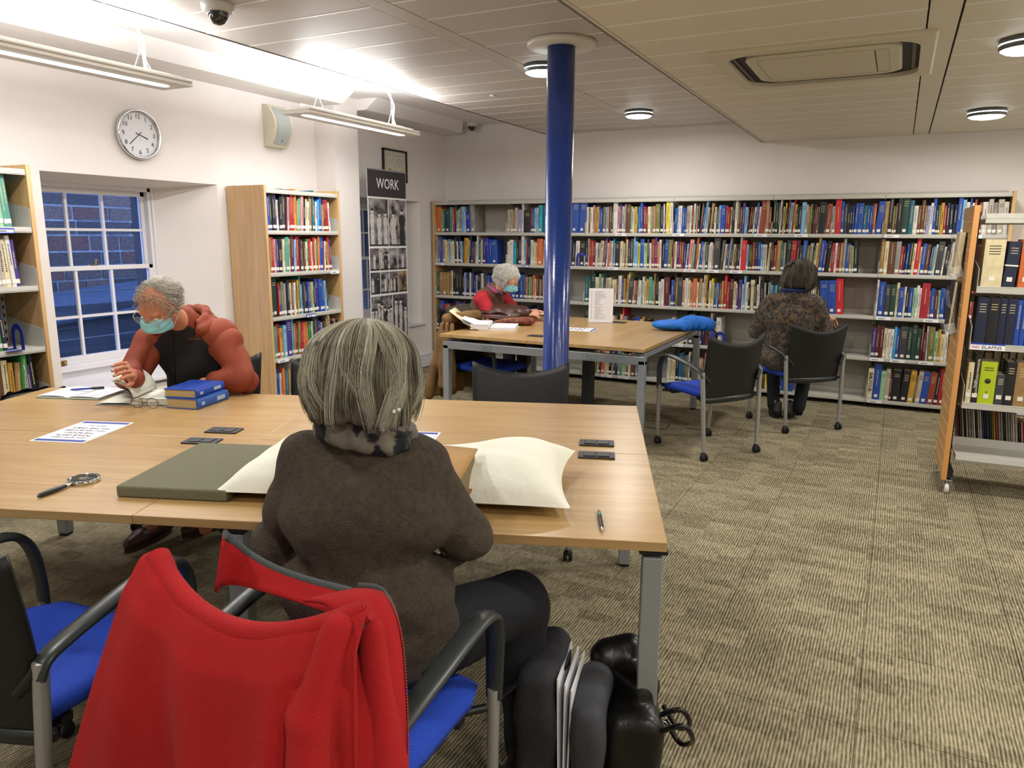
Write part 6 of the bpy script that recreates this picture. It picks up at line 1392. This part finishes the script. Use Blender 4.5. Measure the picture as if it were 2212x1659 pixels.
for k in range(4): photo(6+k, m_+w_*k/4+.004*(k > 0), m_+w_*(k+1)/4-.004, bz(638), bz(590), (2, 1, 3, 0)[k], ('#4c4a4c', '#9a9796', '#8d8485', '#9a8060')[k])
photo(10, m_, m_+w_*.56, bz(742), bz(643), 7, '#8e8a8a'); photo(11, m_+w_*.58, BWd-m_, bz(742), bz(643), 3, '#6b5f66')
text('lettering', 'library heritage', .03, mat('print_maroon', '#7a3a3a', .6), bn, (.0025, BWd*.66, .36), (PI/2, 0, PI/2))

# ------------------------------------------------------------------ ceiling fittings
def dome(label, x, y, z, s=1.0):
    t = thing('security_camera', label, 'camera', (x, y, z)); b = MB(); b.lathe([(0, 0), (.078*s, 0), (.080*s, -.006*s), (.076*s, -.030*s), (.066*s, -.040*s), (.052*s, -.042*s)], 32); b.build('housing', mat('camera_white', '#cfcdc9', .4), t)
    b = MB(); b.lathe([(.052*s*math.cos(a), -.042*s-.058*s*math.sin(a)) for a in [PI/2*i/10 for i in range(11)]], 32); b.build('smoked_dome', mat('smoked_dome', '#0c0c0e', .05, coat=1), t)
    b = MB(); b.ball((.018*s, -.035*s, -.060*s), .018*s, 10); b.build('lens_housing', mat('lens_dark', '#3a3a3c', .2, .5), t)
dome('dome security camera on the tiled ceiling at top left', -2.97, 2.735, ZU, .95); dome('small dome security camera high in the far left corner', -4.27, 7.36, ZP, .85)
for x, y, z, lab in ((-2.90, 5.325, ZU, 'small round sensor on the ceiling left of the blue column'), (-.564, 6.895, ZLOW, 'small round sensor on the lower ceiling behind the air unit')):
    b = MB(); b.lathe([(0, 0), (.026, 0), (.026, -.004), (.012, -.010), (0, -.011)], 20); o = b.build('ceiling_sensor', M_white); o.location = (x, y, z); tag(o, lab, 'sensor')
ac = thing('air_conditioner', 'square cream air conditioning cassette in the lower ceiling', 'air conditioner', (-.425, 4.305, ZLOW)); M_ac = mat('ac_cream', '#cdc5ac', .45)
def rrect(hx, hy, r, n=8): return [(sx*(hx-r)+r*math.cos(a0+PI/2*i/n), sy*(hy-r)+r*math.sin(a0+PI/2*i/n)) for sx, sy, a0 in ((1, 1, 0), (-1, 1, PI/2), (-1, -1, PI), (1, -1, 3*PI/2)) for i in range(n+1)]
def ring(b, A, B, za, zb, m=0):
    n = len(A); b.add([(x, y, za) for x, y in A]+[(x, y, zb) for x, y in B], [(i, n+i, n+(i+1) % n, (i+1) % n) for i in range(n)], m, True)
b = MB(); o1 = rrect(.49, .47, .012); o2 = rrect(.48, .46, .012); s1 = rrect(.425, .405, .13); s2 = rrect(.350, .330, .10)
ring(b, o1, o1, .0, -.012); ring(b, o1, o2, -.012, -.022)
sq = [( .48*max(-1, min(1, x/.425*1.2)) if False else x*.48/.425, y*.46/.405) for x, y in s1]; ring(b, o2, s1, -.022, -.026); ring(b, s1, s1, -.026, .0); b.build('frame', M_ac, ac)
b = MB(); ring(b, s1, s2, -.004, -.002); b.build('air_slot', mat('slot_dark', '#1c1814', .6), ac)
b = MB(); s3 = rrect(.395, .375, .115); ring(b, s2, s2, -.002, -.016); ring(b, s2, rrect(.335, .315, .09), -.016, -.020); b.add([(x, y, -.020) for x, y in rrect(.335, .315, .09)], [tuple(reversed(range(36)))]); b.build('intake_panel', M_ac, ac)
b = MB(); ring(b, rrect(.30, .27, .05), rrect(.296, .266, .05), -.0205, -.0215); b.build('panel_rim', mat('ac_line', '#b3a98c', .5), ac)
for q in (((-.33, .33), (.372, .388)), ((-.33, .33), (-.388, -.372))): b = MB(); b.box(q[0][0], q[0][1], q[1][0], q[1][1], -.010, -.006); b.build('louvre', mat('louvre', '#5b5243', .5), ac)
for q in ((.392, .408), (-.408, -.392)): b = MB(); b.box(q[0], q[1], -.30, .30, -.010, -.006); b.build('louvre', mat('louvre', '#5b5243', .5), ac)
b = MB(); b.box(.235, .239, -.25, .25, -.0210, -.0200); b.build('panel_gap', M_dark, ac)

# ------------------------------------------------------------------ bin, coats
c = at_x(85, 842, -4.06); wb = thing('waste_bin', 'black waste bin with a crinkled black liner beside the left bookcase', 'bin', (c.x, c.y, 0), 0)
b = MB(); b.lathe([(0, 0), (.13, 0), (.165, .60), (.168, .61), (.16, .61), (.0, .02)], 28); b.build('bin_body', M_black, wb)
b = MB(); b.grid(lambda u, v: ((.172+.006*math.sin(u*2*PI*17+v*3)+.010*math.sin(v*PI))*math.cos(2*PI*u), (.172+.006*math.cos(u*2*PI*13)+.010*math.sin(v*PI))*math.sin(2*PI*u), .50+v*.125+.006*math.sin(u*2*PI*11)), 90, 6); b.build('bin_liner', mat('liner_black', '#0a0a0b', .18), wb)
# tan coat over the tucked-in chair at the far table
tc_ = thing('tan_coat', 'tan cotton coat hanging over a chair at the left end of the far table', 'coat', (-3.16, 5.25, 0), math.radians(-96))
M_tan = mat('tan_cotton', '#6f532d', .85, noise=(6, .15), bump=.2, bscale=30)
pr_ = [('c', (-.20, .02, .82), (.20, .02, .82), .046, .046)]
for k in range(9):
    x = -.25+k*.0625; pr_.append(('c', (x*.9, -.012-.012*(k % 2), .76), (x*1.12, -.075-.02*(k % 3), .20+.03*(k % 2)), .030, .042+.006*(k % 2)))
for k in range(3): y = .03+k*.05; pr_ += [('c', (.245, y-.03, .78), (.265, y-.02, .30), .022, .036), ('c', (-.245, y-.03, .78), (-.27, y-.02, .24), .022, .036)]
blob('coat_body', M_tan, tc_, pr_, h=.008, k=.012, smooth_it=2, noise=lambda X, Y, Z: .004*np.sin(30*Z+14*X+2*np.sin(12*X)))
# floor outlet lid by the far table
c = at_z(1415, 918, 0); b = MB()
for q in ((-.11, .11, -.11, -.104), (-.11, .11, .104, .11), (-.11, -.104, -.11, .11), (.104, .11, -.11, .11)): b.box(q[0], q[1], q[2], q[3], .0005, .003)
o = b.build('lid_frame', M_black); o.parent = floor; o.location = (c.x, c.y, 0); o.rotation_euler = (0, 0, .1)

# ------------------------------------------------------------------ red fleece over the nearest occupied chair
RJ = thing('red_fleece_jacket', 'bright red fleece jacket with grey lining hanging over a chair back', 'jacket', chE.location.copy(), chE.rotation_euler[2])
M_red = mat('red_fleece', '#a80f14', .95, noise=(5, .10), bump=.4, bscale=420); M_lin = mat('grey_lining', '#4c5555', .9, bump=.3, bscale=400)
def bk(u, v):
    s = 2*u-1; wd = .226+.018*v+.004*math.sin(v*PI); return Vector((s*wd, -.215-.055*v-.03*v*v+.055*s*s*(.5+.5*v), .40+v*(.395+.055*s*s-.012*(1-s*s))))
def sm(x, a, b_): t = max(0, min(1, (x-a)/(b_-a))); return t*t*(3-2*t)
def drape(u, t):
    """u across from left corner to right, t down the rear of the chair"""
    top = bk(max(0.0, min(1.0, u)), 1.0); out = min(0, u)+max(0, u-1)
    over = sm(t, 0, .10)
    z = top.z+.022-.030*(1-over)*0 - t*.56
    if t < .06: z = top.z+.022-.004*(t/.06)
    y = top.y+.012-.045*over-.075*t*(1-.3*t)
    x = top.x*(1+.10*t)+out*.2
    fl = math.exp(-((u-.02)/.16)**2); x -= fl*t*.17; y -= fl*t*.03
    f = t**.8
    y -= f*(.046*math.exp(-((u-.10-.05*t)/.055)**2) - .034*math.exp(-((u-.22-.12*t)/.07)**2) + .040*math.exp(-((u-.34-.22*t)/.10)**2) + .014*math.sin(u*17+2.0) - .02*math.exp(-((u-.60-.1*t)/.07)**2) + .034*math.exp(-((u-.76+.05*t)/.05)**2))
    y -= .010*math.sin(u*9+t*4)*t
    z -= .012*math.sin(PI*max(0, min(1, u)))*sm(t, 0, .1)
    return (x, y, z)
b = MB(); b.grid(lambda u, v: drape(-.06+u*1.10, v), 66, 44); b.build('back_panel', M_red, RJ, solid=.007, subsurf=1)
def front(u, t): p = bk(max(0, min(1, u)), 1-.55*t); return (p.x*(1.02), p.y+.030+.018*math.sin(u*14)*t+.02*t, p.z+.020*(1-t)-.02*t)
b = MB(); b.grid(lambda u, v: front(.02+u*.96, v), 30, 12); b.build('front_panel', M_red, RJ, solid=.006, subsurf=1)
b = MB(); b.tube([(lambda q: (q.x, q.y+.012-.0, q.z+.014))(bk(.0+i/24, 1.0)) for i in range(25)], [.021 if i > 1 else .024 for i in range(25)], 12); b.build('top_fold', M_red, RJ)
# standing collar, seen inside with its grey edge
col = [(-.140, .035, .900), (-.150, .060, .875), (-.120, .075, .845), (-.06, .075, .828), (.02, .070, .822), (.10, .06, .826), (.155, .04, .838)]
cl_ = smoothpath(col, 5); nC = len(cl_)
b = MB(); b.grid(lambda u, v: (lambda p: (p.x, p.y-.2-.03*v, p.z-v*(p.z-.795)))(cl_[min(nC-1, int(round(u*(nC-1))))]), nC-1, 5); b.build('collar', M_red, RJ, solid=.006)
b = MB(); b.tube([(p.x, p.y-.2+.003, p.z+.002) for p in cl_], [.0085]*nC, 8, flat=(1.2, .7), up=(0, 0, 1)); b.build('collar_lining', M_lin, RJ)
# right side: bunched sleeve and front edge with the zip
blob('sleeve', M_red, RJ, [('c', (.215, -.275, .845), (.185, -.325, .70), .026, .038), ('c', (.185, -.325, .70), (.20, -.355, .50), .038, .046), ('c', (.20, -.355, .50), (.245, -.375, .24), .046, .054), ('c', (.150, -.315, .74), (.130, -.365, .24), .018, .030), ('c', (.25, -.235, .83), (.285, -.255, .60), .022, .032), ('c', (.285, -.255, .60), (.305, -.27, .28), .032, .038), ('c', (.235, -.29, .74), (.265, -.32, .26), .018, .030)],
     h=.0055, k=.010, smooth_it=1, noise=lambda X, Y, Z: .003*np.sin(60*X+16*Z+2*np.sin(14*Z)))
ze = smoothpath([(.165, -.155, .848), (.215, -.150, .845), (.262, -.175, .80), (.298, -.215, .70), (.312, -.24, .58), (.308, -.255, .44), (.300, -.26, .32)], 8)
b = MB(); nZ = len(ze); b.grid(lambda u, v: (lambda p: (p.x-.06*v, p.y-.075*v-.01*math.sin(v*3), p.z+.004*math.sin(v*PI)))(ze[min(nZ-1, int(round(u*(nZ-1))))]), nZ-1, 6); b.build('front_edge', M_red, RJ, solid=.006)
b = MB()
for i in range(nZ-1):
    for k in range(3): p = ze[i].lerp(ze[i+1], k/3); b.ball((p.x+.003, p.y+.002, p.z), (.0032, .0032, .0024), 5)
x = b.build('zip_teeth', mat('zip_red', '#8c1a18', .35), RJ); x['kind'] = 'stuff'
b = MB(); b.tube([(p.x-.004, p.y+.008, p.z+.002) for p in ze[:22]], .005, 8, flat=(1.3, .6), up=(0, 0, 1)); b.build('zip_lining', M_lin, RJ)

# ------------------------------------------------------------------ bags on the floor beside the table leg
c = at_z(1232, 1640, .10); bp_ = thing('backpack', 'dark grey backpack standing open on the carpet by the table leg', 'backpack', (c.x-.02, c.y, 0), math.radians(12))
M_bp = mat('backpack_grey', '#25262c', .75, noise=(40, .15), bump=.3, bscale=300); M_bp2 = mat('backpack_grey_light', '#3c3e44', .75, noise=(20, .15))
blob('bag_body', M_bp, bp_, [('b', (-.06, .02, .20), (.055, .13, .20), .035), ('c', (-.06, -.06, .36), (-.05, .10, .385), .040, .036)], h=.007, k=.03, noise=lambda X, Y, Z: .005*np.sin(28*Z+22*Y+9*X))
blob('front_pocket', M_bp2, bp_, [('b', (.075, .0, .17), (.042, .12, .165), .035), ('c', (.06, -.04, .30), (.065, .08, .31), .03, .03)], h=.007, k=.02, noise=lambda X, Y, Z: .004*np.sin(30*Z+25*Y))
for k, (x0_, tlt) in enumerate(((.004, -.06), (.014, .0), (.022, .06))): b = MB(); b.box(x0_, x0_+.004, -.09, .10, .05, .385-k*.012, 0, Matrix.Rotation(tlt*.4, 4, 'Y')); b.build('papers', M_paper, bp_)
b = MB(); n = 20; b.tube([(-.118, .0+.045*math.cos(2*PI*i/n), .29+.055*math.sin(2*PI*i/n)) for i in range(n+1)], .003, 6); b.build('pocket_piping', M_black, bp_)
b = MB(); b.ball((-.119, .0, .30), (.002, .010, .013), 8); b.build('emblem', mat('emblem_pale', '#8f948a', .6), bp_)
for yy in (-.07, .09):
    b = MB(); p = smoothpath([(-.10, yy, .36), (-.17, yy-.01, .27), (-.175, yy-.02, .13), (-.12, yy, .03)]); b.tube(p, 1, 8, flat=(.022, .006), up=(0, 1, 0)); b.build('shoulder_strap', M_bp, bp_)
c = at_z(1378, 1640, .12); bg_ = thing('black_bag', 'black leather shoulder bag against the near table leg', 'bag', (c.x-.03, c.y+.03, 0), math.radians(20))
blob('bag_body', mat('bag_black', '#08080a', .35, bump=.2, bscale=40), bg_, [('b', (.0, .02, .14), (.075, .13, .14), .04), ('c', (-.05, .10, .30), (.03, .0, .31), .05, .045), ('c', (-.07, .10, .34), (-.01, .10, .355), .045, .04)], h=.007, k=.03, noise=lambda X, Y, Z: .005*np.sin(30*X+26*Y+20*Z))
for q in (-.03, .035):
    b = MB(); b.tube(smoothpath([(.06, q-.06, .24), (.12, q-.08, .28), (.15, q-.05, .22), (.13, q+.03, .15), (.09, q+.05, .20)]), .007, 8); b.build('handle', mat('handle_black', '#0d0d10', .2), bg_)
b = MB(); b.tube([(.075+.012*math.cos(a), -.05, .235+.012*math.sin(a)) for a in [2*PI*i/12 for i in range(13)]], .002, 6); b.build('ring', M_chrome, bg_)
